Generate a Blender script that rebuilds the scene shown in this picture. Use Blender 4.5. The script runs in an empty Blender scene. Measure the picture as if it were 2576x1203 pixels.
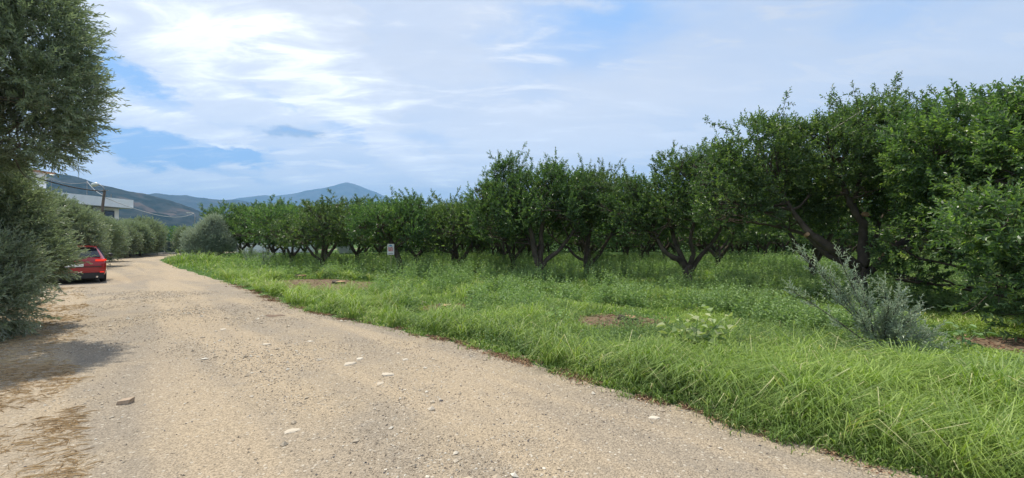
import bpy, math, random
import numpy as np
from math import radians as R
from mathutils import Vector, Matrix

scene = bpy.context.scene
PX, HZ, FP, EYE = 1288.0, 605.0, 1081.0, 1.65

# ------------------------------------------------------------------ camera, world, sun
cam_d = bpy.data.cameras.new("camera"); cam = bpy.data.objects.new("camera", cam_d)
scene.collection.objects.link(cam); scene.camera = cam
cam.location = (0, 0, EYE); cam.rotation_euler = (R(90.18), 0, 0)
cam_d.sensor_width = 36; cam_d.lens = 36 * FP / 2576
cam_d.clip_start = 0.05; cam_d.clip_end = 60000
scene.view_settings.view_transform = 'Standard'; scene.view_settings.look = 'None'
scene.view_settings.exposure = 0.25; scene.view_settings.gamma = 1
scene.cycles.max_bounces = 7; scene.cycles.diffuse_bounces = 4; scene.cycles.glossy_bounces = 2
scene.cycles.transmission_bounces = 3; scene.cycles.volume_bounces = 0; scene.cycles.transparent_max_bounces = 4
scene.cycles.use_denoising = True
scene.cycles.sample_clamp_indirect = 6

SUN = Vector((-0.34, 0.33, 1.0)).normalized()
sun_el = math.asin(SUN.z); sun_az = math.atan2(SUN.x, SUN.y)      # azimuth from +Y towards +X
sd = bpy.data.lights.new("sun", 'SUN'); so = bpy.data.objects.new("sun", sd)
scene.collection.objects.link(so)
sd.energy = 5.0; sd.angle = R(0.6); sd.color = (1.0, 0.94, 0.82)
so.rotation_euler = SUN.to_track_quat('Z', 'Y').to_euler()

def nn(nt, typ, **kw):
    n = nt.nodes.new(typ)
    for k, v in kw.items():
        if hasattr(n, k): setattr(n, k, v)
    return n
def lk(nt, a, b): nt.links.new(a, b)
def setin(nt, sock, v):
    if isinstance(v, bpy.types.NodeSocket): nt.links.new(v, sock)
    else: sock.default_value = v
def math_(nt, op, a, b=0.0, clamp=False):
    n = nn(nt, 'ShaderNodeMath'); n.operation = op; n.use_clamp = clamp
    setin(nt, n.inputs[0], a)
    if len(n.inputs) > 1: setin(nt, n.inputs[1], b)
    return n.outputs[0]
def mixc(nt, f, a, b, blend='MIX'):
    n = nn(nt, 'ShaderNodeMix'); n.data_type = 'RGBA'; n.blend_type = blend
    setin(nt, n.inputs[0], f)
    setin(nt, n.inputs[6], a if isinstance(a, bpy.types.NodeSocket) else (*a, 1) if len(a) == 3 else a)
    setin(nt, n.inputs[7], b if isinstance(b, bpy.types.NodeSocket) else (*b, 1) if len(b) == 3 else b)
    return n.outputs[2]
def mapr(nt, v, a, b, c, d, smooth=False):
    n = nn(nt, 'ShaderNodeMapRange')
    if smooth: n.interpolation_type = 'SMOOTHSTEP'
    setin(nt, n.inputs[0], v)
    for i, q in enumerate((a, b, c, d)): n.inputs[i + 1].default_value = q
    return n.outputs[0]
def noise(nt, vec, scale, detail=4, rough=0.55, dist=0.0):
    n = nn(nt, 'ShaderNodeTexNoise')
    if vec is not None: lk(nt, vec, n.inputs['Vector'])
    n.inputs['Scale'].default_value = scale; n.inputs['Detail'].default_value = detail
    n.inputs['Roughness'].default_value = rough; n.inputs['Distortion'].default_value = dist
    return n.outputs[0]
def vmap(nt, vec, loc=(0, 0, 0), rot=(0, 0, 0), sc=(1, 1, 1), typ='POINT'):
    n = nn(nt, 'ShaderNodeMapping'); n.vector_type = typ
    lk(nt, vec, n.inputs[0]); n.inputs[1].default_value = loc; n.inputs[2].default_value = rot; n.inputs[3].default_value = sc
    return n.outputs[0]

world = bpy.data.worlds.new("World"); scene.world = world; world.use_nodes = True
nt = world.node_tree; nt.nodes.clear()
sky = nn(nt, 'ShaderNodeTexSky'); sky.sky_type = 'NISHITA'; sky.sun_disc = False
sky.sun_elevation = sun_el; sky.sun_rotation = sun_az
sky.air_density = 1.0; sky.dust_density = 1.5; sky.ozone_density = 1.2
SKY_S = 0.12
skyc = nn(nt, 'ShaderNodeVectorMath'); skyc.operation = 'SCALE'; lk(nt, sky.outputs[0], skyc.inputs[0]); skyc.inputs['Scale'].default_value = SKY_S
tc = nn(nt, 'ShaderNodeTexCoord'); sep = nn(nt, 'ShaderNodeSeparateXYZ'); lk(nt, tc.outputs['Generated'], sep.inputs[0])
sx, sy, sz = sep.outputs
az = math_(nt, 'ARCTAN2', sx, sy); el = math_(nt, 'ARCSINE', sz)
zc = math_(nt, 'ADD', math_(nt, 'MAXIMUM', sz, 0.0), 0.16)
cp = nn(nt, 'ShaderNodeCombineXYZ'); lk(nt, math_(nt, 'DIVIDE', sx, zc), cp.inputs[0]); lk(nt, math_(nt, 'DIVIDE', sy, zc), cp.inputs[1])
cpv = vmap(nt, cp.outputs[0], rot=(0, 0, R(-22)), sc=(0.55, 1.25, 1))
n_big = noise(nt, cpv, 1.1, 6, 0.55, 0.3)
n_fine = noise(nt, vmap(nt, cp.outputs[0], loc=(3, 1, 0), rot=(0, 0, R(-25)), sc=(0.8, 2.2, 1)), 3.2, 8, 0.62, 0.5)
ae = nn(nt, 'ShaderNodeCombineXYZ'); lk(nt, az, ae.inputs[0]); lk(nt, el, ae.inputs[1])
wob = nn(nt, 'ShaderNodeTexNoise'); lk(nt, vmap(nt, ae.outputs[0], sc=(1, 2.2, 1)), wob.inputs['Vector']); wob.inputs['Scale'].default_value = 7; wob.inputs['Detail'].default_value = 6; wob.inputs['Roughness'].default_value = 0.6
wv = nn(nt, 'ShaderNodeVectorMath'); wv.operation = 'SUBTRACT'; lk(nt, wob.outputs['Color'], wv.inputs[0]); wv.inputs[1].default_value = (.5, .5, .5)
ws = nn(nt, 'ShaderNodeVectorMath'); ws.operation = 'MULTIPLY'; lk(nt, wv.outputs[0], ws.inputs[0]); ws.inputs[1].default_value = (.30, .11, 0)
wa = nn(nt, 'ShaderNodeVectorMath'); wa.operation = 'ADD'; lk(nt, ae.outputs[0], wa.inputs[0]); lk(nt, ws.outputs[0], wa.inputs[1])
def azel(px, py):
    dx, dz = px - PX, HZ - py
    return math.atan2(dx, FP), math.atan2(dz, math.hypot(FP, dx))
def blob(px, py, wpx, hpx, tilt, amp, soft=0.0):
    a, e = azel(px, py)
    d = math.hypot(FP, px - PX)
    m = vmap(nt, wa.outputs[0], loc=(a, e, 0), rot=(0, 0, R(tilt)), sc=(wpx / d * FP / d, hpx / d, 1), typ='TEXTURE')
    ln = nn(nt, 'ShaderNodeVectorMath'); ln.operation = 'LENGTH'; lk(nt, m, ln.inputs[0])
    return math_(nt, 'MULTIPLY', mapr(nt, ln.outputs['Value'], soft, 1.0, 1.0, 0.0, True), amp)
def total(bl):
    s = None
    for b in bl: s = b if s is None else math_(nt, 'ADD', s, b)
    return s
holes = total([blob(430, 365, 330, 62, -4, 1.25, .45), blob(340, 215, 260, 60, -16, 1.3, .2), blob(640, 235, 200, 22, -14, .9, .2), blob(860, 330, 160, 30, -8, .45), blob(1500, 60, 420, 170, 20, .62),
               blob(1060, 345, 140, 40, -5, .45), blob(700, 230, 260, 60, -20, .35), blob(2300, 10, 300, 120, 0, .3), blob(1200, 545, 260, 50, 0, .35),
               blob(330, 40, 240, 60, -15, .5), blob(730, 335, 90, 26, -5, .6), blob(520, 430, 200, 16, -6, .4)])
white = total([blob(620, 125, 520, 165, -14, 1.8, .1), blob(850, 215, 250, 40, -24, .5), blob(400, 275, 300, 70, -14, .95, .3), blob(890, 290, 110, 40, -5, .7, .2),
               blob(530, 212, 90, 26, 0, .7), blob(1000, 350, 130, 45, 0, .55), blob(1060, 410, 190, 50, -14, .6), blob(400, 450, 420, 60, -6, .75, .2),
               blob(760, 440, 170, 26, 0, .5), blob(830, 20, 170, 60, -30, .45), blob(1450, 10, 110, 26, -10, .4), blob(1130, 445, 90, 22, 0, .4),
               blob(230, 470, 300, 40, -5, .4), blob(600, 366, 80, 12, -6, .8, .2), blob(470, 386, 60, 9, -4, .5, .2), blob(1150, 200, 600, 330, -5, .12)])
dark = total([blob(735, 338, 80, 26, -5, .5, .2), blob(1100, 480, 260, 60, 0, .10), blob(2300, 260, 420, 120, 5, .12)])
cov = math_(nt, 'ADD', math_(nt, 'SUBTRACT', math_(nt, 'ADD', .86, math_(nt, 'MULTIPLY', math_(nt, 'SUBTRACT', n_big, .5), 1.0)), holes), white, True)
wis = math_(nt, 'MULTIPLY', mapr(nt, n_fine, .50, .74, 0, .75, True), mapr(nt, el, .02, .5, 1.0, .5))
cov = math_(nt, 'MINIMUM', math_(nt, 'ADD', cov, wis), .97)
white = math_(nt, 'ADD', white, math_(nt, 'MULTIPLY', wis, math_(nt, 'SUBTRACT', .55, az, True)))
wmod = math_(nt, 'MULTIPLY', white, mapr(nt, n_fine, .34, .70, .12, .9, True))
side = mapr(nt, az, -0.9, 1.0, 0.075, -0.075)
br = math_(nt, 'ADD', math_(nt, 'ADD', 1.0, math_(nt, 'MULTIPLY', math_(nt, 'SUBTRACT', n_big, .5), .16)), side)
br = math_(nt, 'ADD', br, math_(nt, 'MULTIPLY', math_(nt, 'SUBTRACT', n_fine, .5), .10))
br = math_(nt, 'SUBTRACT', br, dark)
br = math_(nt, 'MULTIPLY', br, mapr(nt, el, 0.0, .45, 1.30, 1.0, True))
veil = nn(nt, 'ShaderNodeVectorMath'); veil.operation = 'SCALE'; veil.inputs[0].default_value = (.69, .73, .825); lk(nt, br, veil.inputs['Scale'])
ccol = mixc(nt, math_(nt, 'MINIMUM', wmod, 1.0), veil.outputs[0], (1.22, 1.23, 1.26))
hole_c = mixc(nt, .75, skyc.outputs[0], (.30, .56, 1.02))
fin = mixc(nt, cov, hole_c, ccol)
bg = nn(nt, 'ShaderNodeBackground'); lk(nt, fin, bg.inputs[0]); bg.inputs[1].default_value = 1.0
wo = nn(nt, 'ShaderNodeOutputWorld'); lk(nt, bg.outputs[0], wo.inputs[0])

# ------------------------------------------------------------------ helpers
C = scene.collection
def tag(o, label=None, cat=None, group=None, kind=None):
    if label: o['label'] = label
    if cat: o['category'] = cat
    if group: o['group'] = group
    if kind: o['kind'] = kind
    return o
def thing(name, label, cat, loc=(0, 0, 0), rz=0, group=None):
    o = bpy.data.objects.new(name, None); C.objects.link(o)
    o.location = loc; o.rotation_euler = (0, 0, rz); o.empty_display_size = .2
    return tag(o, label, cat, group)
def at(px, depth, z=0.0):
    return ((px - PX) / FP * depth, depth, z)
def ground(px, py):
    d = EYE * FP / (py - HZ); return (px - PX) / FP * d, d
def zat(py, depth): return EYE + (HZ - py) / FP * depth

class Acc:
    """collects faces; becomes one mesh"""
    def __init__(s): s.V = []; s.F = {}; s.A = []; s.n = 0
    def add(s, V, F, a=0.5):
        V = np.asarray(V, float).reshape(-1, 3)
        if not isinstance(F, list) or isinstance(F[0][0], (int, np.integer)): F = [F]
        for f in F:
            f = np.asarray(f, int)
            if f.size: s.F.setdefault(f.shape[1], []).append(f + s.n)
        s.V.append(V); a = np.asarray(a, float)
        s.A.append(np.full(len(V), float(a)) if a.ndim == 0 else a)
        s.n += len(V); return s
    def build(s, name, mat, parent=None, smooth=False):
        V = np.concatenate(s.V); A = np.concatenate(s.A)
        loops = []; starts = []; tot = 0
        for k, fl in s.F.items():
            f = np.concatenate(fl); loops.append(f.ravel())
            starts.append(tot + np.arange(len(f)) * k); tot += f.size
        me = bpy.data.meshes.new(name); L = np.concatenate(loops).astype(np.int32); S = np.concatenate(starts).astype(np.int32)
        me.vertices.add(len(V)); me.vertices.foreach_set('co', V.astype(np.float32).ravel())
        me.loops.add(len(L)); me.loops.foreach_set('vertex_index', L)
        me.polygons.add(len(S)); me.polygons.foreach_set('loop_start', S)
        if smooth: me.polygons.foreach_set('use_smooth', np.ones(len(S), bool))
        else: me.polygons.foreach_set('use_smooth', np.zeros(len(S), bool))
        at_ = me.attributes.new('v', 'FLOAT', 'POINT'); at_.data.foreach_set('value', A.astype(np.float32))
        me.update(calc_edges=True)
        for m in (mat if isinstance(mat, (list, tuple)) else [mat]): me.materials.append(m)
        o = bpy.data.objects.new(name, me); C.objects.link(o)
        if parent: o.parent = parent
        return o
    def box(s, c, d, rz=0, a=.5, M=None):
        x, y, z = [q / 2 for q in d]
        V = np.array([(i * x, j * y, k * z) for i in (-1, 1) for j in (-1, 1) for k in (-1, 1)])
        if M is not None: V = V @ np.array(M).T
        if rz: cs, sn = math.cos(rz), math.sin(rz); V = V @ np.array([[cs, sn, 0], [-sn, cs, 0], [0, 0, 1]])
        return s.add(V + np.array(c), [(0, 1, 3, 2), (4, 6, 7, 5), (0, 4, 5, 1), (2, 3, 7, 6), (0, 2, 6, 4), (1, 5, 7, 3)], a)
    def tube(s, P, rad, n=7, a=.5, cap=True, bump=0.0, rng=None):
        P = np.asarray(P, float); m = len(P); rad = np.broadcast_to(np.asarray(rad, float), (m,))
        T = np.gradient(P, axis=0); T /= np.linalg.norm(T, axis=1)[:, None] + 1e-9
        ref = np.array([0, 0, 1.]) if abs(T[0][2]) < .9 else np.array([1., 0, 0])
        V = []; U = np.cross(T[0], ref)
        for i in range(m):
            U = U - T[i] * U.dot(T[i]); U /= np.linalg.norm(U) + 1e-9; W = np.cross(T[i], U)
            th = np.arange(n) / n * 2 * np.pi
            r = rad[i] * (1 + (bump * (rng.random(n) - .5) if bump else 0))
            V.append(P[i] + (np.cos(th) * r)[:, None] * U + (np.sin(th) * r)[:, None] * W)
        V = np.concatenate(V); F = []
        for i in range(m - 1):
            for j in range(n): F.append((i * n + j, i * n + (j + 1) % n, (i + 1) * n + (j + 1) % n, (i + 1) * n + j))
        Fs = [F]
        if cap: Fs.append([tuple(range(n))[::-1], tuple((m - 1) * n + q for q in range(n))])
        if n == 4 and cap: Fs = [F + Fs[1]]
        return s.add(V, Fs, a)

def vnoise(x, y, seed=0):
    """smooth 2D value noise 0..1"""
    rr = np.random.RandomState(seed).rand(256, 256)
    xi = np.floor(x).astype(int); yi = np.floor(y).astype(int); fx = x - xi; fy = y - yi
    fx = fx * fx * (3 - 2 * fx); fy = fy * fy * (3 - 2 * fy); g = lambda a, b: rr[a % 256, b % 256]
    return (g(xi, yi) * (1 - fx) + g(xi + 1, yi) * fx) * (1 - fy) + (g(xi, yi + 1) * (1 - fx) + g(xi + 1, yi + 1) * fx) * fy
def fbm(x, y, seed=0, o=4):
    s = 0; w = 0; a = 1.
    for k in range(o): s = s + a * vnoise(x * 2 ** k, y * 2 ** k, seed + k); w += a; a *= .5
    return s / w
def unit(v): return v / (np.linalg.norm(v, axis=-1, keepdims=True) + 1e-9)

def mat_base(name):
    m = bpy.data.materials.new(name); m.use_nodes = True; t = m.node_tree; t.nodes.clear()
    out = nn(t, 'ShaderNodeOutputMaterial'); b = nn(t, 'ShaderNodeBsdfPrincipled'); lk(t, b.outputs[0], out.inputs[0])
    return m, t, b, out
def mat_plain(name, col, rough=.6, metal=0, spec=.5, vary=.12, nscale=6, coat=0, emit=None, bump=0.0):
    m, t, b, out = mat_base(name)
    tcn = nn(t, 'ShaderNodeTexCoord'); n = noise(t, tcn.outputs['Object'], nscale, 5)
    f = mapr(t, n, .3, .7, 1 - vary, 1 + vary)
    v = nn(t, 'ShaderNodeVectorMath'); v.operation = 'SCALE'; v.inputs[0].default_value = col; lk(t, f, v.inputs['Scale'])
    lk(t, v.outputs[0], b.inputs['Base Color']); b.inputs['Roughness'].default_value = rough; b.inputs['Metallic'].default_value = metal
    b.inputs['Specular IOR Level'].default_value = spec; b.inputs['Coat Weight'].default_value = coat
    if emit: b.inputs['Emission Color'].default_value = (*emit[0], 1); b.inputs['Emission Strength'].default_value = emit[1]
    if bump:
        bn = nn(t, 'ShaderNodeBump'); bn.inputs['Strength'].default_value = bump; bn.inputs['Distance'].default_value = .02
        lk(t, noise(t, tcn.outputs['Object'], nscale * 6, 5), bn.inputs['Height']); lk(t, bn.outputs[0], b.inputs['Normal'])
    return m
def mat_leaf(name, ramp, rough=.45, spec=.5, trans=.3, tcol=(1.1, 1.3, .5), under=None):
    """ramp: list of (pos, colour) over the per-leaf value v"""
    m, t, b, out = mat_base(name)
    a = nn(t, 'ShaderNodeAttribute'); a.attribute_name = 'v'
    cr = nn(t, 'ShaderNodeValToRGB'); lk(t, a.outputs['Fac'], cr.inputs[0])
    e = cr.color_ramp.elements
    while len(e) < len(ramp): e.new(.5)
    for i, (p, c) in enumerate(ramp): e[i].position = p; e[i].color = (*c, 1)
    col = cr.outputs[0]
    oi = nn(t, 'ShaderNodeObjectInfo'); hs = nn(t, 'ShaderNodeHueSaturation'); lk(t, col0 := cr.outputs[0], hs.inputs['Color'])
    lk(t, mapr(t, oi.outputs['Random'], 0, 1, .485, .512), hs.inputs['Hue']); rz_ = nn(t, 'ShaderNodeMath'); rz_.operation = 'FRACT'; lk(t, math_(t, 'MULTIPLY', oi.outputs['Random'], 7.31), rz_.inputs[0])
    lk(t, mapr(t, rz_.outputs[0], 0, 1, .82, 1.22), hs.inputs['Value']); hs.inputs['Saturation'].default_value = .90; col = hs.outputs[0]
    if under:
        g = nn(t, 'ShaderNodeNewGeometry'); col = mixc(t, g.outputs['Backfacing'], col, under)
    col = mixc(t, math_(t, 'LESS_THAN', a.outputs['Fac'], -.5), col, (.10, .09, .055))
    lk(t, col, b.inputs['Base Color']); b.inputs['Roughness'].default_value = rough; b.inputs['Specular IOR Level'].default_value = spec
    tr = nn(t, 'ShaderNodeBsdfTranslucent'); tm = nn(t, 'ShaderNodeVectorMath'); tm.operation = 'MULTIPLY'
    lk(t, col, tm.inputs[0]); tm.inputs[1].default_value = tcol; lk(t, tm.outputs[0], tr.inputs[0])
    mx = nn(t, 'ShaderNodeMixShader'); mx.inputs[0].default_value = trans
    lk(t, b.outputs[0], mx.inputs[1]); lk(t, tr.outputs[0], mx.inputs[2]); lk(t, mx.outputs[0], out.inputs[0])
    return m

M = {}
M['citrus'] = mat_leaf('citrus_leaf', [(0, (.034, .062, .030)), (.50, (.068, .120, .046)), (.80, (.15, .22, .065)), (1, (.26, .31, .08))], .38, .5, .36, (1.3, 1.7, .55))
M['olive'] = mat_leaf('olive_leaf', [(0, (.11, .135, .075)), (.6, (.20, .235, .135)), (1, (.33, .36, .22))], .33, .6, .28, (1, 1.2, .6), (.32, .36, .28))
M['olive_silver'] = mat_leaf('olive_leaf_silver', [(0, (.16, .22, .13)), (.6, (.27, .34, .22)), (1, (.42, .47, .35))], .42, .4, .2, (1, 1.1, .7), (.42, .48, .38))
M['olive_pale'] = mat_leaf('olive_leaf_pale', [(0, (.19, .25, .17)), (.6, (.33, .39, .28)), (1, (.48, .52, .41))], .42, .4, .2, (1, 1.1, .7), (.50, .55, .47))
M['grass'] = mat_leaf('grass_blade', [(0, (.07, .13, .03)), (.45, (.165, .25, .042)), (.78, (.285, .38, .055)), (.93, (.34, .46, .12)), (1, (.50, .44, .24))], .5, .3, .30, (1.3, 1.5, .45))
M['weed'] = mat_leaf('weed_leaf', [(0, (.10, .17, .06)), (.5, (.21, .32, .12)), (.85, (.32, .43, .18)), (1, (.44, .48, .24))], .6, .2, .28, (1.2, 1.4, .5))
M['straw'] = mat_leaf('straw_blade', [(0, (.38, .27, .14)), (.5, (.64, .48, .26)), (1, (.78, .65, .40))], .7, .2, .3, (1, 1, .9))
M['litter'] = mat_leaf('dead_leaf', [(0, (.09, .05, .03)), (.5, (.25, .14, .07)), (1, (.46, .32, .18))], .8, .2, .05, (1, 1, .9))
M['bark'] = mat_plain('citrus_bark', (.10, .080, .065), .9, vary=.4, nscale=5, spec=.2, bump=.6)
M['bark_olive'] = mat_plain('olive_bark', (.13, .115, .095), .9, vary=.35, nscale=7, spec=.2, bump=.6)
M['twig'] = mat_plain('green_twig', (.10, .13, .06), .7, vary=.3, spec=.3)
M['cutwood'] = mat_plain('cut_wood', (.42, .26, .15), .8, vary=.25, nscale=14, spec=.2)
M['fruit'] = mat_plain('green_fruit', (.12, .20, .04), .4, vary=.15)
M['stalk'] = mat_plain('stalk_green', (.10, .17, .05), .7, vary=.3)

# ------------------------------------------------------------------ ground and road
RY = np.array([-40, 0, 2.98, 4.1, 4.89, 5.95, 6.73, 7.93, 9.15, 11.5, 17.5, 26, 35.7, 44, 52, 60, 70, 90])
RX = np.array([46, 5.9, 2.88, 1.79, .96, .066, -.67, -2.11, -3.79, -6.26, -11.8, -20.2, -29.3, -35.0, -37.5, -37, -34, -26])
LY = np.array([-40, 0, 3, 6, 12, 16, 22, 30, 37, 42, 45.5, 50, 55, 62, 90])
LX = np.array([37, -2.4, -5.4, -8.6, -14.6, -18.2, -24.3, -32.6, -38.5, -42, -43.6, -44.5, -43.5, -41, -30])
def xr(y): return np.interp(y, RY, RX)
def xl(y): return np.interp(y, LY, LX)

def mat_ground():
    m, t, b, out = mat_base('field_soil'); tcn = nn(t, 'ShaderNodeTexCoord'); o = tcn.outputs['Object']
    n1 = noise(t, o, .35, 6); n2 = noise(t, o, 3.0, 6); n3 = noise(t, o, 30, 4)
    green = mixc(t, mapr(t, n2, .3, .7, 0, 1), (.05, .10, .03), (.09, .16, .045))
    soil = mixc(t, n3, (.11, .075, .045), (.26, .19, .12))
    c = mixc(t, mapr(t, math_(t, 'ADD', math_(t, 'MULTIPLY', n1, .6), math_(t, 'MULTIPLY', n2, .4)), .56, .66, 0, .7, True), green, soil)
    lk(t, c, b.inputs['Base Color']); b.inputs['Roughness'].default_value = .95; b.inputs['Specular IOR Level'].default_value = .1
    bn = nn(t, 'ShaderNodeBump'); bn.inputs['Strength'].default_value = .8; bn.inputs['Distance'].default_value = .05
    lk(t, n3, bn.inputs['Height']); lk(t, bn.outputs[0], b.inputs['Normal']); return m
def mat_road():
    m, t, b, out = mat_base('gravel'); tcn = nn(t, 'ShaderNodeTexCoord'); o = tcn.outputs['Object']
    along = vmap(t, vmap(t, o, rot=(0, 0, R(45))), sc=(.10, 1.0, 1))          # x across the road, y along it
    w = noise(t, along, 1.0, 3, .5, .5)                              # wheel tracks and bands
    big = noise(t, o, .55, 5, .55, .3); mid = noise(t, o, 4, 6, .6); fine = noise(t, o, 38, 5, .7)
    vo = nn(t, 'ShaderNodeTexVoronoi'); lk(t, o, vo.inputs['Vector']); vo.inputs['Scale'].default_value = 92; vo.inputs['Randomness'].default_value = 1
    vo2 = nn(t, 'ShaderNodeTexVoronoi'); lk(t, o, vo2.inputs['Vector']); vo2.inputs['Scale'].default_value = 26
    c = mixc(t, mapr(t, w, .40, .60, 0, 1, True), (.375, .30, .21), (.28, .235, .18))
    c = mixc(t, mapr(t, big, .42, .66, 0, .65, True), c, (.385, .305, .205))
    c = mixc(t, mapr(t, mid, .56, .75, 0, .4, True), c, (.22, .20, .175))
    stone = nn(t, 'ShaderNodeSeparateColor'); lk(t, vo.outputs['Color'], stone.inputs[0])
    f = mapr(t, stone.outputs[0], 0, 1, .66, 1.26)
    v = nn(t, 'ShaderNodeVectorMath'); v.operation = 'SCALE'; lk(t, c, v.inputs[0]); lk(t, f, v.inputs['Scale'])
    st2 = nn(t, 'ShaderNodeSeparateColor'); lk(t, vo2.outputs['Color'], st2.inputs[0])
    peb = math_(t, 'MULTIPLY', mapr(t, st2.outputs[1], .82, .86, 0, 1), mapr(t, vo2.outputs['Distance'], .25, .42, .75, 0))
    c2 = mixc(t, peb, v.outputs[0], (.52, .46, .37))
    c3 = mixc(t, math_(t, 'MULTIPLY', mapr(t, fine, .6, .72, 0, 1), .30), c2, (.16, .135, .105))
    lk(t, c3, b.inputs['Base Color']); b.inputs['Roughness'].default_value = .92; b.inputs['Specular IOR Level'].default_value = .2
    h = math_(t, 'ADD', math_(t, 'MULTIPLY', vo.outputs['Distance'], -.6), math_(t, 'ADD', math_(t, 'MULTIPLY', fine, .8), math_(t, 'MULTIPLY', peb, .6)))
    bn = nn(t, 'ShaderNodeBump'); bn.inputs['Strength'].default_value = .9; bn.inputs['Distance'].default_value = .012
    lk(t, h, bn.inputs['Height'])
    bn2 = nn(t, 'ShaderNodeBump'); bn2.inputs['Strength'].default_value = .6; bn2.inputs['Distance'].default_value = .12
    lk(t, math_(t, 'ADD', math_(t, 'MULTIPLY', mid, .3), w), bn2.inputs['Height']); lk(t, bn.outputs[0], bn2.inputs['Normal'])
    lk(t, bn2.outputs[0], b.inputs['Normal']); return m
M['ground'] = mat_ground(); M['road'] = mat_road()
a = Acc(); a.add([(-14000, -3000, 0), (14000, -3000, 0), (14000, 15500, 0), (-14000, 15500, 0)], [(0, 1, 2, 3)])
tag(a.build('ground', M['ground']), kind='structure')

ys = np.concatenate([np.arange(-9, 20, .12), np.arange(20, 90, .6)])
nc = 14; V = []
jr = (fbm(ys * 1.7, ys * 0, 5, 4) - .5) * .55; jl = (fbm(ys * 1.3, ys * 0 + 9, 7, 4) - .5) * .8
for i, y in enumerate(ys):
    x0, x1 = xl(y) + jl[i], xr(y) + jr[i]
    for k in range(nc): V.append((x0 + (x1 - x0) * k / (nc - 1), y, .004))
F = [(i * nc + k, i * nc + k + 1, (i + 1) * nc + k + 1, (i + 1) * nc + k) for i in range(len(ys) - 1) for k in range(nc - 1)]
a = Acc(); a.add(V, [F]); tag(a.build('road', M['road']), kind='structure')

# loose stones on the road: too many to count
def octa(P, S, rz, rng, flat=.5):
    n = len(P); base = np.array([(1, 0, 0), (.1, 1, 0), (-1, .1, 0), (-.1, -1, 0), (0, 0, 1), (0, 0, -1.)])
    V = base[None] * (1 + (rng.random((n, 6, 3)) - .5) * .5) * (1 if True else 0)
    V = V + (base[None] == 0) * (rng.random((n, 6, 3)) - .5) * .5
    V *= (S[:, None] * np.stack([np.ones(n), .55 + .45 * rng.random(n), flat * (.5 + rng.random(n))], 1))[:, None, :]
    c, s = np.cos(rz), np.sin(rz); X = V[..., 0] * c[:, None] - V[..., 1] * s[:, None]; Y = V[..., 0] * s[:, None] + V[..., 1] * c[:, None]
    V = np.stack([X, Y, V[..., 2]], -1) + P[:, None, :]
    f = np.array([(0, 1, 4), (1, 2, 4), (2, 3, 4), (3, 0, 4), (1, 0, 5), (2, 1, 5), (3, 2, 5), (0, 3, 5)])
    return V.reshape(-1, 3), (f[None] + (np.arange(n) * 6)[:, None, None]).reshape(-1, 3)
def mat_stone():
    m, t, b, out = mat_base('loose_stone'); at_ = nn(t, 'ShaderNodeAttribute'); at_.attribute_name = 'v'
    cr = nn(t, 'ShaderNodeValToRGB'); lk(t, at_.outputs['Fac'], cr.inputs[0]); e = cr.color_ramp.elements
    e.new(.3); e.new(.7)
    for i, (p, c) in enumerate([(0, (.07, .07, .08)), (.12, (.24, .19, .14)), (.75, (.41, .34, .25)), (1, (.60, .55, .46))]): e[i].position = p; e[i].color = (*c, 1)
    lk(t, cr.outputs[0], b.inputs['Base Color']); b.inputs['Roughness'].default_value = .85; b.inputs['Specular IOR Level'].default_value = .25
    return m
M['stone'] = mat_stone()
rng = np.random.default_rng(3)
n = 90000
y = 1.9 * (14 / 1.9) ** rng.random(n) ; u = rng.random(n)
x = xl(y) - .3 + (xr(y) + .25 - xl(y) + .3) * u
dens = fbm(x * .9, y * .9, 11, 3); vis = np.abs(x) < y * 1.35 + .6
strip = np.abs((x + y) - (2.3 + .5 * np.sin(y * .7)))                 # gravelly crown between the wheel tracks
edge = np.minimum(np.abs(x - xr(y)), 1.2)
keep = vis & (rng.random(n) < np.clip((dens - .38) * 2.4 + .30 * (edge < .35) + .45 * (edge < .16) + .35 * np.exp(-(strip / .55) ** 2), .06, 1))
x, y = x[keep], y[keep]; n = len(x)
S = .0042 + .0085 * rng.random(n) ** 3 + .00045 * y; fl = fbm(x * 1.1 + 5, y * 1.1, 13, 3); big = rng.random(n) < .006 + .05 * (fl > .58) * (np.abs(x + y - 2.6) < 1.6); S[big] *= 2.2 + 1.3 * rng.random(big.sum())
V, F = octa(np.stack([x, y, .004 + S * .2], 1), S, rng.random(n) * 6.28, rng, .55)
a = Acc(); a.add(V, [F], np.repeat(np.clip(np.where(big, .6 + .4 * rng.random(n), rng.random(n)), 0, 1), 6)); tag(a.build('gravel', M['stone']), kind='stuff', label='loose pale gravel scattered over the dirt road', cat='gravel')

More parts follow.
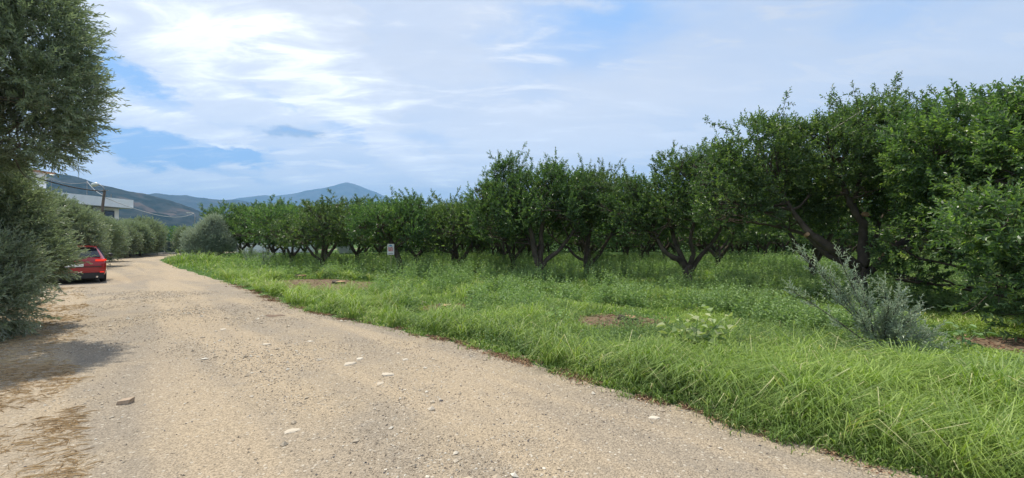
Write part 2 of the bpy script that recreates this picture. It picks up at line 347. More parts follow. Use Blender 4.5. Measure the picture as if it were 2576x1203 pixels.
def rock(name, label, px, py, size, hgt, val, rz=0, mat='stone', group='larger stones lying on the road', seed=0, cat='stone'):
    x_, y_ = ground(px, py); rg = np.random.default_rng(seed)
    import bmesh
    bm = bmesh.new(); bmesh.ops.create_icosphere(bm, subdivisions=2, radius=1)
    for v in bm.verts:
        c = v.co; k = 1 + .22 * math.sin(3.1 * c.x + seed) * math.cos(2.7 * c.y + seed * 2) + .08 * (rg.random() - .5)
        v.co = Vector((c.x * k * size, c.y * k * size * .68, max(-.2, min(.75, c.z * k)) * hgt))
    V = [tuple(v.co) for v in bm.verts]; F = [[tuple(q.index for q in f.verts) for f in bm.faces]]; bm.free()
    a = Acc(); a.add(V, F, val); o = a.build(name, M[mat]); o.location = (x_, y_, .004 - hgt * .05); o.rotation_euler.z = rz
    return tag(o, label, cat, group)
STN = [(670, 868, .075, .03, .84, 'pale flat stone, farthest left of the large stones in the middle of the road'),
       (880, 917, .085, .03, .84, 'whitish flat stone beside the darker gravel, left of the pair mid-road'),
       (905, 904, .07, .025, .9, 'flat cream stone just behind the whitish stone mid-road'),
       (975, 944, .085, .03, .84, 'large pale flat stone nearest the camera of the mid-road cluster'),
       (1020, 906, .05, .02, .9, 'small pale stone on the right end of the mid-road cluster'),
       (957, 966, .06, .015, .8, 'thin tan flake of stone lying in front of the large pale stone'),
       (1002, 890, .04, .02, .85, 'small tan stone at the back of the mid-road cluster'),
       (1645, 1052, .05, .015, .9, 'thin whitish flake on the road below the tall grass'),
       (735, 1085, .07, .015, .84, 'pale broken flake of rock low in the left half of the road'),
       (562, 830, .08, .025, .84, 'thin white stone lying far up the road'),
       (780, 860, .06, .02, .9, 'pale stone right of the small dark hole in the road'),
       (1110, 1010, .022, .018, .02, 'small dark stone on the bare tan part of the road')]
for i, s_ in enumerate(STN): rock('stone', s_[5], s_[0], s_[1], s_[2], s_[3], s_[4], rz=i * .9, seed=i + 1)
# broken block of brown brick
x_, y_ = ground(314, 1016)
a = Acc(); a.add([(-.075, -.04, 0), (.06, -.05, 0), (.085, .05, 0), (-.05, .055, 0), (-.055, -.04, .05), (.075, -.045, .062), (.09, .05, .07), (-.045, .05, .055)],
      [(0, 3, 2, 1), (4, 5, 6, 7), (0, 1, 5, 4), (1, 2, 6, 5), (2, 3, 7, 6), (3, 0, 4, 7)])
o = a.build('brick_fragment', mat_plain('brown_block', (.36, .27, .19), .9, vary=.2, nscale=20)); o.location = (x_, y_, .0); o.rotation_euler.z = .3; o.scale = (.78, .78, .78)
tag(o, 'broken brown block lying on the gravel at the left of the road', 'brick')
# shallow dark hole, drawn as a flat dark brown sheet with no depth
x_, y_ = ground(690, 795)
th = np.arange(20) / 20 * 6.283; rr = 1 + .25 * np.sin(3 * th) + .15 * np.cos(5 * th)
a = Acc(); a.add(np.stack([.20 * rr * np.cos(th), .13 * rr * np.sin(th), np.full(20, .009)], 1), [[tuple(range(20))]])
o = a.build('hole_patch', mat_plain('hole_brown', (.15, .10, .065), .95, vary=.5, nscale=25)); o.location = (x_, y_, 0); tag(o, kind='structure')

# ------------------------------------------------------------------ leaves, twigs and trees
def leaves(acc, P, D, N, L, W, v, droop=.15, six=True):
    D = unit(D); Rt = unit(np.cross(D, N)); N = np.cross(Rt, D); L = L[:, None]; W = W[:, None]; n = len(P)
    t = P + D * L - N * L * droop
    if six:
        f = .22
        q = [P, P + D * L * .3 + Rt * W * .42 + N * W * f, P + D * L * .68 + Rt * W * .40 + N * (W * f - L * droop * .4), t,
             P + D * L * .68 - Rt * W * .40 + N * (W * f - L * droop * .4), P + D * L * .3 - Rt * W * .42 + N * W * f]
        V = np.stack(q, 1).reshape(-1, 3); F = np.array([(0, 1, 2, 3), (0, 3, 4, 5)])
        acc.add(V, [(F[None] + (np.arange(n) * 6)[:, None, None]).reshape(-1, 4)], np.repeat(v, 6))
    else:
        V = np.stack([P, P + D * L * .5 + Rt * W * .5 + N * W * .2, t, P + D * L * .5 - Rt * W * .5 + N * W * .2], 1).reshape(-1, 3)
        F = np.array([(0, 1, 2), (0, 2, 3)])
        acc.add(V, [(F[None] + (np.arange(n) * 4)[:, None, None]).reshape(-1, 3)], np.repeat(v, 4))
def shoots(acc, twigs, B, D, SL, nl, LL, LW, rng, ang=.9, curve=.25, vbase=None, six=True, up=.5, twist=2.4, twr=.0035, jit=.5, droop=.15):
    """B base points, D directions, SL lengths; nl leaves along each. twigs may be None"""
    n = len(B); D = unit(D)
    ref = unit(rng.normal(size=(n, 3))); U = unit(np.cross(D, ref)); W = np.cross(D, U)
    k = np.linspace(.12, 1, nl)[None, :] * np.ones((n, 1)); kk = k[..., None]
    bend = np.array([0, 0, 1.]) * curve
    P = B[:, None] + D[:, None] * SL[:, None, None] * kk + bend * (SL[:, None, None] * kk ** 2) * .5
    ph = np.arange(nl)[None] * twist + rng.random((n, 1)) * 6.28
    rad = np.cos(ph)[..., None] * U[:, None] + np.sin(ph)[..., None] * W[:, None]
    an = ang * (1 - .35 * k)[..., None]
    LD = D[:, None] * np.cos(an) + rad * np.sin(an) + rng.normal(size=(n, nl, 3)) * jit * .3
    LN = D[:, None] * np.sin(an) - rad * np.cos(an) * .6 + np.array([0, 0, up]) + rng.normal(size=(n, nl, 3)) * jit
    L = LL * (.65 + .6 * rng.random((n, nl))) * (1.05 - .3 * k); Wd = L * LW * (.85 + .3 * rng.random((n, nl)))
    v = (vbase[:, None] if vbase is not None else .45) + (rng.random((n, nl)) - .5) * .5
    odd = rng.random((n, nl)) < .012; v = np.where(odd, 1.0, np.clip(v, 0, .95))
    leaves(acc, P.reshape(-1, 3), LD.reshape(-1, 3), LN.reshape(-1, 3), L.ravel(), Wd.ravel(), v.ravel(), six=six, droop=droop)
    if twigs is not None:
        q = np.array([0, .5, 1.])[None, :, None]
        C3 = B[:, None] + D[:, None] * SL[:, None, None] * q + bend * SL[:, None, None] * q ** 2 * .5
        r = np.array([1, .7, .25])[None, :, None] * twr
        th = np.arange(3) * 2.094
        ring = np.cos(th)[None, None, :, None] * U[:, None, None] + np.sin(th)[None, None, :, None] * W[:, None, None]
        V = (C3[:, :, None] + ring * r[..., None]).reshape(-1, 3)
        f = np.array([(i * 3 + j, i * 3 + (j + 1) % 3, (i + 1) * 3 + (j + 1) % 3, (i + 1) * 3 + j) for i in range(2) for j in range(3)])
        twigs.add(V, [(f[None] + (np.arange(n) * 9)[:, None, None]).reshape(-1, 4)], -1.)

def bez(p0, p1, p2, n=6):
    t = np.linspace(0, 1, n)[:, None]; return (1 - t) ** 2 * p0 + 2 * t * (1 - t) * p1 + t * t * p2
def skeleton(tr, limbs, lobes, rng, nsub=4, r0=.045, trunk_n=9):
    """limbs: list of (points, radii). Returns nothing; fills tr"""
    pts = []
    for P, r in limbs:
        P = np.array(P, float); m = (len(P) - 1) * 4 + 1
        s = np.linspace(0, len(P) - 1, m); Q = np.stack([np.interp(s, np.arange(len(P)), P[:, k]) for k in range(3)], 1)
        Qs = Q.copy(); Qs[1:-1] = (Q[:-2] + 2 * Q[1:-1] + Q[2:]) / 4; Qs[1:-1] = (Qs[:-2] + 2 * Qs[1:-1] + Qs[2:]) / 4
        Qs[1:-1] += rng.normal(size=Qs[1:-1].shape) * .012
        rr = np.interp(s, np.arange(len(P)), r) * .84
        tr.tube(Qs, rr * (1 + .10 * (rng.random(m) - .5)), trunk_n, bump=.16, rng=rng)
        pts.append(np.concatenate([Qs, rr[:, None]], 1))
    allp = np.concatenate([p[len(p) // 3:] for p in pts])
    for c, rad in lobes:
        c = np.array(c); rad = np.array(rad)
        for q in range(2):
            cc = c + rng.normal(size=3) * rad * .25
            d = np.linalg.norm(allp[:, :3] - cc, axis=1) + np.abs(rng.normal(size=len(allp))) * .3 + np.maximum(0, allp[:, 2] - cc[2]) * 1.5
            b = allp[d.argmin()]; mid = (b[:3] + cc) / 2 + rng.normal(size=3) * .18 + np.array([0, 0, -.12])
            Q = bez(b[:3], mid, cc, 7); rr = min(r0, b[3] * .8)
            tr.tube(Q, np.linspace(rr, rr * .45, 7), 6, bump=.1, rng=rng)
            for k in range(nsub):
                d3 = unit(rng.normal(size=3) + np.array([0, 0, .4])); e = cc + d3 * rad * (.6 + .35 * rng.random())
                j = rng.integers(3, 7); s0 = Q[j]
                Q2 = bez(s0, (s0 + e) / 2 + rng.normal(size=3) * .12, e, 5)
                tr.tube(Q2, np.linspace(rr * .5, .005, 5), 4, cap=False)
def crown_pts(lobes, n, rng, lo=.55, noise_s=1.3, gap=.40, zmin=-.75, thin_in=.6):
    cs = np.array([l[0] for l in lobes], float); rs = np.array([l[1] for l in lobes], float)
    w = rs.prod(1) ** (2 / 3); w /= w.sum(); P = []; Dn = []; got = 0
    while got < n:
        m = n * 2; i = rng.choice(len(lobes), m, p=w); d = unit(rng.normal(size=(m, 3)))
        k = d[:, 2] > zmin; i, d = i[k], d[k]; m = len(i)
        rr = lo + (1.02 - lo) * rng.random(m) ** .7
        p = cs[i] + d * rs[i] * rr[:, None]
        q = np.min(np.linalg.norm((p[:, None] - cs[None]) / rs[None], axis=2) + 9 * (np.arange(len(lobes))[None] == i[:, None]), axis=1)
        k = (q > .75) | (rng.random(m) > thin_in)
        g = fbm(p[:, 0] * noise_s + p[:, 2] * .7, p[:, 1] * noise_s - p[:, 2] * noise_s * .8, 21, 3); k &= g > gap * (.75 + .5 * rng.random(m))
        P.append(p[k]); Dn.append(d[k]); got += k.sum()
    return np.concatenate(P)[:n], np.concatenate(Dn)[:n]

def citrus(root, limbs, lobes, seed, ns=1900, nl=15, LL=.095, sprouts=22, six=True, zlow=None, tw=True, sat=14, zf=1.0, clear=None, vbo=0.0):
    rng = np.random.default_rng(seed)
    lobes = [((c[0], c[1], 1.65 + (c[2] - 1.65) * zf if c[2] > 1.65 else c[2]), q) for c, q in lobes]
    cs = np.array([l[0] for l in lobes], float); rs = np.array([l[1] for l in lobes], float); ex = []
    while len(ex) < sat:
        i = rng.integers(0, len(lobes)); d = unit(rng.normal(size=3) + np.array([0, 0, .25])); p = cs[i] + d * rs[i] * (.95 + .25 * rng.random())
        q = np.linalg.norm((p - cs) / rs, axis=1)
        if np.sort(q)[0] > .85: r_ = .28 + .32 * rng.random(); ex.append((tuple(p), (r_ * 1.1, r_ * 1.1, r_ * .8)))
    lobes = list(lobes) + ex
    tr = Acc(); skeleton(tr, limbs, lobes, rng); tr.build('trunk', M['bark'], root, smooth=True)
    P, Dn = crown_pts(lobes, ns, rng, gap=.44, noise_s=1.7)
    if clear is not None:
        k = ~((P[:, 1] < .05) & (P[:, 2] < clear[0] + .3 * np.sin(P[:, 0] * 3)) & (np.abs(P[:, 0] - .2) < clear[1])); P, Dn = P[k], Dn[k]
    if zlow is not None:
        k = P[:, 2] > zlow + .35 * np.sin(P[:, 0] * 2 + seed) ; P, Dn = P[k], Dn[k]
    cr = Acc(); twg = cr
    D = Dn * .7 + rng.normal(size=P.shape) * .5 + np.array([0, 0, .35])
    vb = vbo + .12 + .75 * fbm(P[:, 0] * 1.6 + 5, P[:, 1] * 1.6 + P[:, 2] * 2, seed + 2, 3) + .05 * rng.random(len(P))
    flush = rng.random(len(P)) < .05; vb = np.where(flush, vb + .3, vb)
    shoots(cr, twg if tw else None, P, D, .20 + .22 * rng.random(len(P)), nl, LL, .48, rng, vbase=vb, six=six)
    # long upright shoots breaking the outline
    cs = np.array([l[0] for l in lobes]); rs = np.array([l[1] for l in lobes])
    m = sprouts * 3; i = rng.integers(0, len(lobes), m); d = unit(rng.normal(size=(m, 3)) * np.array([.7, .7, .35]) + np.array([0, 0, 1.]))
    p = cs[i] + d * rs[i] * .92; k = np.argsort(-p[:, 2] + rng.random(m) * .8)[:sprouts]; p, d = p[k], d[k]
    st = Acc(); BB = []; DD = []
    for q in range(len(p)):
        ln = (.35 + .55 * rng.random() ** 1.5); dd = unit(d[q] + rng.normal(size=3) * .35); tip = p[q] + dd * ln + np.array([0, 0, .08])
        Q = bez(p[q] - dd * .2, p[q] + dd * ln * .5 + rng.normal(size=3) * .05, tip, 6); cr.tube(Q, np.linspace(.011, .003, 6), 4, cap=False, a=-1.)
        m_ = int(4 + ln * 7)
        for e in range(m_): k_ = 1.2 + 3.8 * (e + .5) / m_; BB.append([np.interp(k_, range(6), Q[:, c_]) for c_ in range(3)]); DD.append(dd * .7 + rng.normal(size=3) * .6)
        BB.append(Q[-1]); DD.append(dd)
    shoots(cr, twg, np.array(BB), np.array(DD), .10 + .14 * rng.random(len(BB)), 8, LL * .95, .50, rng, ang=1.0, vbase=np.full(len(BB), .5), twr=.004, six=six)
    c = cr.build('crown', M['citrus'], root)
    return rng

def auto_lobes(rng, rx, h0, h1, n=10, lr=1.2):
    L = [((0, 0, (h0 + h1) / 2 + .3), (rx * .6, rx * .6, (h1 - h0) * .40))]
    for k in range(n):
        th = k / n * 6.283 + rng.random() * .5; rr = rx * (.50 + .25 * rng.random()); r = lr * (.8 + .4 * rng.random())
        z = h0 + r * .75 + (h1 - h0 - 1.6 * r) * rng.random() * .8 + .1
        L.append(((rr * math.cos(th), rr * math.sin(th), z), (r, r, r * .8)))
    for k in range(3):
        th = rng.random() * 6.283; r = lr * (.6 + .3 * rng.random())
        L.append(((rx * .4 * math.cos(th), rx * .4 * math.sin(th), h1 - r * .75), (r, r, r * .8)))
    return L
def auto_limbs(rng, h=.75, rx=2.2, top=3.0, r=.15, lean=.12, n=3, th0=None):
    b = np.array([0, 0, -.05]); f = np.array([lean * rng.normal(), lean * rng.normal(), h]); L = [([b, (b + f) / 2 + rng.normal(size=3) * .03, f], [r * 1.25, r * .95, r])]
    th = rng.random() * 6.28 if th0 is None else th0
    for k in range(n):
        t = th + k * 6.283 / n + .4 * rng.normal(); d = np.array([math.cos(t), math.sin(t), 0])
        p1 = f + d * rx * .18 + np.array([0, 0, .28 + .15 * rng.random()]); p2 = f + d * rx * .36 + np.array([0, 0, .85 + .3 * rng.random()])
        p3 = f + d * rx * .5 + np.array([0, 0, top - h]) + rng.normal(size=3) * .15
        L.append(([f - np.array([0, 0, .08]), p1, p2, p3], [r * .82, r * .68, r * .5, r * .25]))
    return L
GRP = 'citrus trees of the orchard'

# --- hero trees (local metres, x to the right, y away from the road camera)
def hero(px, depth, label, limbs, lobes, seed, **kw):
    t = thing('citrus_tree', label, 'tree', at(px, depth), 0, GRP); citrus(t, limbs, lobes, seed, **kw); return t
def lim(pxs, base_px, depth, radii, yoff=None):
    """limb points given as (px, py) relative to a trunk at this depth -> local metres"""
    s = depth / FP; n_ = len(pxs)
    yo = yoff if yoff is not None else [0] * n_
    return ([((p[0] - base_px) * s, yo[i], zat(p[1], depth)) for i, p in enumerate(pxs)], radii)

d = 18.8; b = 1357
tA = hero(b, d, 'large citrus tree with two upright limbs and one long limb bending right',
     [lim([(1357, 712), (1357, 690), (1356, 668)], b, d, [.24, .20, .19]),
      lim([(1354, 672), (1346, 640), (1337, 590), (1325, 545), (1300, 500)], b, d, [.16, .14, .12, .09, .04], [0, -.05, -.1, -.3, -.5]),
      lim([(1358, 672), (1362, 620), (1362, 570), (1378, 510), (1390, 470)], b, d, [.15, .13, .11, .08, .04], [.05, .1, .1, .3, .4]),
      lim([(1362, 678), (1378, 650), (1408, 630), (1430, 600), (1455, 560)], b, d, [.13, .12, .10, .085, .05], [0, 0, -.1, -.2, -.2]),
      lim([(1350, 650), (1330, 600), (1310, 570), (1290, 540)], b, d, [.10, .08, .07, .04], [.1, .5, .9, 1.2])],
     [((-1.9, -.3, 3.0), (1.1, 1.2, 1.0)), ((-1.2, .3, 4.0), (1.1, 1.2, .95)), ((.1, -.4, 4.1), (1.3, 1.4, 1.1)), ((.0, .6, 3.2), (1.5, 1.4, 1.1)), ((1.4, 0, 4.15), (1.2, 1.3, .95)),
      ((1.3, -.3, 3.1), (1.2, 1.2, 1.0)), ((-.8, -1.0, 2.9), (1.0, 1.0, .8)), ((-2.3, .4, 2.3), (.8, .9, .65)), ((-1.3, .4, 4.75), (.5, .5, .5)), ((.7, 0, 4.85), (.55, .6, .45)), ((-2.5, 0, 3.9), (.55, .5, .4)), ((.4, -1.4, 3.2), (1.1, .9, .9)), ((-1.4, .8, 2.0), (.9, .9, .55))],
     11, ns=4100, zlow=1.25, sprouts=40, zf=.83, clear=(2.5, 1.2))
d = 20.3; b = 1477
tB = hero(b, d, 'low-forked citrus tree just right of the one with two upright limbs',
     [lim([(1477, 705), (1477, 688), (1476, 670)], b, d, [.22, .18, .17]),
      lim([(1475, 675), (1474, 640), (1480, 600), (1490, 550), (1500, 500)], b, d, [.15, .14, .12, .09, .04]),
      lim([(1480, 675), (1502, 648), (1520, 615), (1545, 570)], b, d, [.12, .11, .09, .05], [0, -.1, -.2, -.3]),
      lim([(1470, 655), (1447, 645), (1432, 622), (1405, 612), (1390, 590)], b, d, [.09, .075, .065, .05, .03], [0, .2, .3, .3, .5])],
     [((0, 0, 3.0), (1.4, 1.3, 1.0)), ((1.3, -.2, 3.0), (1.3, 1.2, 1.0)), ((.3, 0, 4.1), (1.4, 1.3, .9)), ((1.6, .3, 3.9), (1.2, 1.2, .85)), ((-1.0, -.4, 3.6), (1.1, 1.1, 1.0)), ((.8, -1.2, 2.6), (1.1, .8, .7)), ((-.6, .8, 2.5), (1, 1, .6)), ((2.4, 0, 3.2), (.9, .9, .8)), ((3.2, .2, 3.0), (.9, 1, .9)), ((.2, -1.1, 3.4), (1.1, .9, .8))],
     12, ns=3800, zlow=1.3, zf=.92, clear=(2.3, 1.0), sprouts=30)
d = 16.5; b = 1730
tC = hero(b, d, 'spreading citrus tree whose thick dark trunk parts into many crooked limbs',
     [lim([(1731, 722), (1731, 695), (1728, 668)], b, d, [.25, .21, .22]),
      lim([(1724, 672), (1700, 650), (1670, 640), (1650, 610), (1640, 570)], b, d, [.15, .13, .10, .08, .05], [0, -.2, -.3, -.3, -.2]),
      lim([(1726, 668), (1716, 640), (1705, 610), (1700, 570), (1690, 520)], b, d, [.14, .12, .10, .08, .04], [.1, .2, .3, .5, .7]),
      lim([(1734, 670), (1738, 640), (1722, 605), (1730, 560), (1738, 500)], b, d, [.12, .10, .08, .06, .04], [0, -.3, -.5, -.6, -.7]),
      lim([(1738, 680), (1758, 650), (1785, 622), (1810, 590), (1830, 550)], b, d, [.12, .11, .09, .07, .04], [0, 0, .1, .1, .2])],
     [((-.2, 0, 3.3), (1.4, 1.4, 1.0)), ((-1.1, -.3, 3.3), (1.1, 1.1, .9)), ((1.1, -.2, 3.5), (1.3, 1.2, 1.1)), ((.1, .2, 4.2), (1.3, 1.3, .85)), ((1.3, 0, 4.4), (1.2, 1.2, .85)), ((-1.0, .3, 4.0), (.9, .9, .7)), ((2.2, -.3, 3.4), (1.0, 1.0, .9)), ((.5, -1.2, 3.2), (1.1, .9, .9)), ((-1.6, .3, 2.6), (.9, .9, .6)), ((-2.2, .2, 3.0), (.9, .9, .8)), ((2.0, -.6, 2.6), (.9, .8, .6)), ((.7, 0, 5.0), (.5, .5, .4)), ((-.4, 1.1, 2.5), (1.2, 1, .6))],
     13, ns=4100, zlow=1.25, sprouts=36, zf=.79, clear=(2.5, 1.5))
d = 11.6; b = 2165
tD = hero(b, d, 'big citrus tree with sawn branch stubs and wide forking limbs behind the silvery shrub',
     [lim([(2172, 762), (2166, 735), (2160, 700), (2168, 672)], b, d, [.23, .20, .20, .22]),
      lim([(2160, 676), (2120, 648), (2065, 618), (2025, 590), (1998, 550), (1975, 500)], b, d, [.17, .15, .14, .11, .08, .05], [0, -.1, -.2, -.2, -.1, 0]),
      lim([(2170, 670), (2171, 610), (2163, 560), (2132, 515), (2118, 460), (2130, 420)], b, d, [.15, .13, .12, .095, .07, .04], [0, 0, -.1, -.1, 0, .2]),
      lim([(2146, 535), (2160, 500), (2168, 455), (2172, 420)], b, d, [.07, .065, .05, .03], [0, .1, .1, .1]),
      lim([(2180, 690), (2210, 650), (2238, 620), (2285, 590), (2310, 560), (2300, 500), (2318, 455)], b, d, [.13, .115, .105, .09, .075, .055, .035], [0, -.15, -.2, -.2, -.1, 0, 0]),
      lim([(2176, 676), (2215, 625), (2250, 590), (2262, 560), (2300, 530)], b, d, [.12, .10, .085, .07, .04], [.1, .3, .5, .7, .9]),
      lim([(2150, 668), (2110, 640), (2080, 590), (2030, 570), (1950, 555)], b, d, [.11, .09, .07, .05, .03], [.2, .5, .8, 1.0, 1.2])],
     [((-2.3, .2, 3.9), (1.2, 1.2, .9)), ((-1.2, -.2, 4.2), (1.1, 1.2, .95)), ((0, .2, 4.2), (1.2, 1.2, 1.0)), ((1.1, 0, 4.3), (1.2, 1.2, 1.1)), ((-2.9, .3, 3.0), (.95, 1, .8)), ((-1.8, .5, 3.1), (1.1, 1, .8)), ((-.5, .7, 3.5), (1.0, .9, .8)),
      ((1.4, .5, 3.2), (1.1, 1, .9)), ((.5, 1.0, 2.9), (1.2, 1, .8)), ((2.2, 0, 3.5), (.9, 1, .9)), ((1.7, -.2, 5.0), (.7, .7, .5)), ((-3.4, .5, 2.5), (.7, .8, .5)), ((-1.2, 1.0, 2.4), (1.0, .9, .5)), ((-.9, 0, 4.9), (.5, .6, .4)), ((-2.7, .2, 4.5), (1.0, 1.0, .85)), ((-3.4, .3, 3.7), (.8, .9, .8)), ((.4, .3, 4.9), (.8, .8, .5)), ((-1.9, .2, 4.7), (.7, .7, .6)), ((2.4, .4, 2.6), (.8, .8, .6))],
     14, ns=5600, nl=14, zlow=1.4, sprouts=44, LL=.092, zf=.85, clear=(3.0, 2.7))
for (px, py, r, yo, d3) in ((2163, 541, .062, -.22, (-.1, -1, -.05)), (2208, 637, .075, -.30, (.35, -1, 0)), (2012, 590, .05, -.3, (-.3, -1, .3))):
    a = Acc(); d3 = np.array(d3) / np.linalg.norm(d3); c0 = np.array(((px - b) * d / FP, yo, zat(py, d)))
    a.tube([c0 + d3 * -.12, c0 - d3 * -.0, c0 + d3 * .02], [r * 1.05, r, r * .96], 12); a.build('sawn_stub', M['cutwood'], tD)
# right-edge tree, close, with foliage down to the grass
tE = thing('citrus_tree', 'close citrus tree at the right edge of the view, foliage hanging to the grass', 'tree', (10.9, 8.8, 0), 0, GRP)
citrus(tE, [([(0, 0, -.05), (-.1, 0, .5), (-.1, 0, .9)], [.25, .21, .19]), ([(-.1, 0, .85), (-.6, .2, 1.5), (-1.1, .3, 2.6), (-1.5, .2, 3.6)], [.14, .12, .09, .05]),
            ([(-.1, 0, .85), (-.5, -.6, 1.4), (-1.0, -1.2, 2.3), (-1.3, -1.6, 3.2)], [.13, .11, .08, .04]), ([(-.1, 0, .85), (.4, .3, 1.8), (.6, .5, 3.2)], [.13, .1, .05]),
            ([(-.3, -.2, 1.3), (-1.2, -.5, 1.5), (-2.2, -.9, 1.2)], [.06, .05, .02])],
       [((-1.2, .2, 3.7), (1.2, 1.2, 1.1)), ((-.2, 0, 4.1), (1.3, 1.3, 1.15)), ((-1.2, .2, 2.8), (1.0, 1.1, 1.0)), ((-1.6, -1.0, 2.7), (1.0, .9, 1.0)), ((-1.5, -1.0, 1.7), (.8, .8, .7)), ((-1.2, -1.6, 2.2), (1.1, .8, 1.0)),
        ((-2.2, -1.5, .85), (.65, .6, .55)), ((-1.7, -2.0, .75), (.65, .6, .6)), ((-1.9, -1.9, 1.4), (.6, .6, .6)), ((.9, 0, 3.3), (1.4, 1.4, 1.3)), ((-1.6, .1, 1.9), (.7, .8, .6)), ((-1.0, .8, 3.2), (1.2, 1.1, 1.1)), ((.6, -1.4, 1.7), (1.1, .9, 1.2)), ((-1.8, .4, 4.0), (.8, .8, .7)), ((-2.8, -1.8, .8), (.6, .5, .6)), ((-2.5, -1.9, 1.7), (.6, .6, .6)), ((-2.5, -2.0, .45), (.55, .5, .4)), ((.3, .9, 2.2), (1.4, 1.2, 1.2)), ((-1.3, -1.1, 3.8), (1.0, .9, .9)), ((-1.4, .9, 1.5), (1.1, .9, .8))],
       15, ns=7400, nl=14, LL=.105, sprouts=40, zf=.79, vbo=.05)
cE = [c for c in tE.children if c.name.startswith('crown')][0]
rg = np.random.default_rng(5)
for q in range(7):
    a = Acc(); P0 = np.array((-2.3 + .9 * rg.random(), -2.3 + .5 * rg.random(), .7 + 1.5 * rg.random()))
    th = np.linspace(-np.pi / 2, np.pi / 2, 7); a.tube([P0 + np.array((0, 0, .036 * math.sin(t_))) for t_ in th], [max(.002, .036 * math.cos(t_)) for t_ in th], 10)
    a.build('fruit', M['fruit'], tE, smooth=True)
tF = hero(1153, 23.4, 'low-forked citrus tree with a V of limbs under its crown, left of the tall trees',
     auto_limbs(np.random.default_rng(44), .55, 2.2, 2.5, .17, .03, 3, .2), auto_lobes(np.random.default_rng(45), 2.6, 1.2, 3.5), 16, ns=2600, LL=.10)
tG = thing('citrus_tree', 'citrus tree whose thick trunk leans left beside the small board on a stake', 'tree', at(1008, 20.6), 0, GRP)
rg = np.random.default_rng(77)
citrus(tG, [([(0, 0, -.05), (-.05, 0, .55), (-.22, 0, 1.1), (-.5, 0, 1.6), (-.7, .1, 2.2)], [.19, .17, .16, .15, .11]), ([(-.5, 0, 1.6), (-.1, .2, 2.2), (.2, .3, 2.9)], [.10, .08, .04]),
            ([(-.6, 0, 1.9), (-.9, 0, 2.5), (-1.2, 0, 3.1)], [.1, .07, .03])], [((l[0][0] - .5, l[0][1] + .3, l[0][2]), l[1]) for l in auto_lobes(rg, 2.1, 1.5, 3.2, 7, .95)], 17, ns=2000, LL=.10)

# --- ordinary trees: five kinds built once, copied with their parts
def copy_tree(o, parent=None):
    c = o.copy(); C.objects.link(c); c.parent = parent
    for ch in o.children: copy_tree(ch, c)
    return c
protos = []
for k in range(5):
    rg = np.random.default_rng(100 + k)
    t = thing('citrus_tree', '', 'tree', (0, 0, 0), 0, GRP)
    citrus(t, auto_limbs(rg, .6 + .25 * rg.random(), 2.3, 2.9, .15 + .03 * rg.random(), .1, 3 + k % 2), auto_lobes(rg, 2.6 + .2 * rg.random(), 1.1, 4.3 + .4 * rg.random(), 10), 200 + k, ns=1900, nl=13, LL=.13, six=False, sprouts=20, tw=False)
    protos.append(t)
used = [False] * 5
def place(k, x, y, s, rz, label, group=GRP):
    if not used[k]: o = protos[k]; used[k] = True
    else: o = copy_tree(protos[k])
    px_ = PX + x / y * FP; sz = s if px_ > 1180 else min(s, (1.65 + .092 * y) / 5.0)
    o.location = (x, y, 0); o.rotation_euler.z = rz; o.scale = (s, s, sz); o['label'] = label; o['group'] = group; return o
NAMED = [(1045, 27, 0, 1.0, 'citrus tree with a curved dark trunk behind the leaning trunk beside the board'),
         (900, 30, 1, .98, 'citrus tree left of the small board, its trunk rising from tall weeds'),
         (827, 34.5, 2, 1.05, 'citrus tree with thick fanning limbs, two trunks left of the board'),
         (770, 42, 3, .95, 'citrus tree standing in front of the right end of the white wall'),
         (716, 38, 4, .98, 'citrus tree whose slim fork shows against the white wall'),
         (676, 43, 0, 1.0, 'citrus tree behind the pale olive saplings, seen against the white wall'),
         (632, 46, 1, 1.0, 'citrus tree next to the big silvery olive bush by the road'),
         (1290, 24.5, 2, .95, 'citrus tree with a short swollen trunk just left behind the two-limbed tree'),
         (1262, 30.5, 3, .98, 'citrus tree behind the short swollen trunk, left of the two-limbed tree'),
         (1612, 31, 4, 1.0, 'citrus tree seen small between the low-forked tree and the crooked-limbed tree'),
         (1668, 34, 1, 1.0, 'thin citrus tree directly left behind the crooked-limbed tree'),
         (1803, 25.5, 2, 1.02, 'citrus tree right behind the crooked-limbed tree, trunk leaning in shade'),
         (2040, 18.2, 3, 1.12, 'citrus tree with pale broken limbs left behind the big tree with sawn stubs'),
         (1925, 40, 0, 1.05, 'citrus tree over the sunlit gap left of the big tree with sawn stubs'),
         (960, 37, 3, 1.0, 'citrus tree in shade behind the small board'),
         (2540, 15.5, 4, 1.08, 'dark citrus tree between the big tree with sawn stubs and the right edge')]
for i, (px, dp, k, s, lab) in enumerate(NAMED):
    x, y, _ = at(px, dp); place(k, x, y, s, i * 1.7, lab)
rg = np.random.default_rng(9); taken = [(at(p[0], p[1])[0], p[1]) for p in NAMED] + [(o.location.x, o.location.y) for o in (tA, tB, tC, tD, tE, tF, tG)]
cnt = 0
for gy in np.arange(13.0, 66, 5.3):
    for gx in np.arange(-40, 62, 5.1):
        x = gx + rg.normal() * .5 + (gy * .15); y = gy + rg.normal() * .5; px = PX + x / y * FP
        if x < float(xr(y)) + 4.5 or px > 2900 or px < 560: continue
        if y < 24 and px < 2250: continue
        if x < -24 and y > 50: continue
        if min((x - q[0]) ** 2 + (y - q[1]) ** 2 for q in taken) < 12: continue
        if 1840 < px < 2000 and y < 38: continue
        if 2150 < px < 2450 and y < 27: continue
        taken.append((x, y)); cnt += 1
        place(int(rg.integers(0, 5)), x, y, .9 + .2 * rg.random(), rg.random() * 6.28, 'citrus tree deep in the shaded orchard behind the front trees', 'citrus trees deep in the orchard')
print('deep trees', cnt)

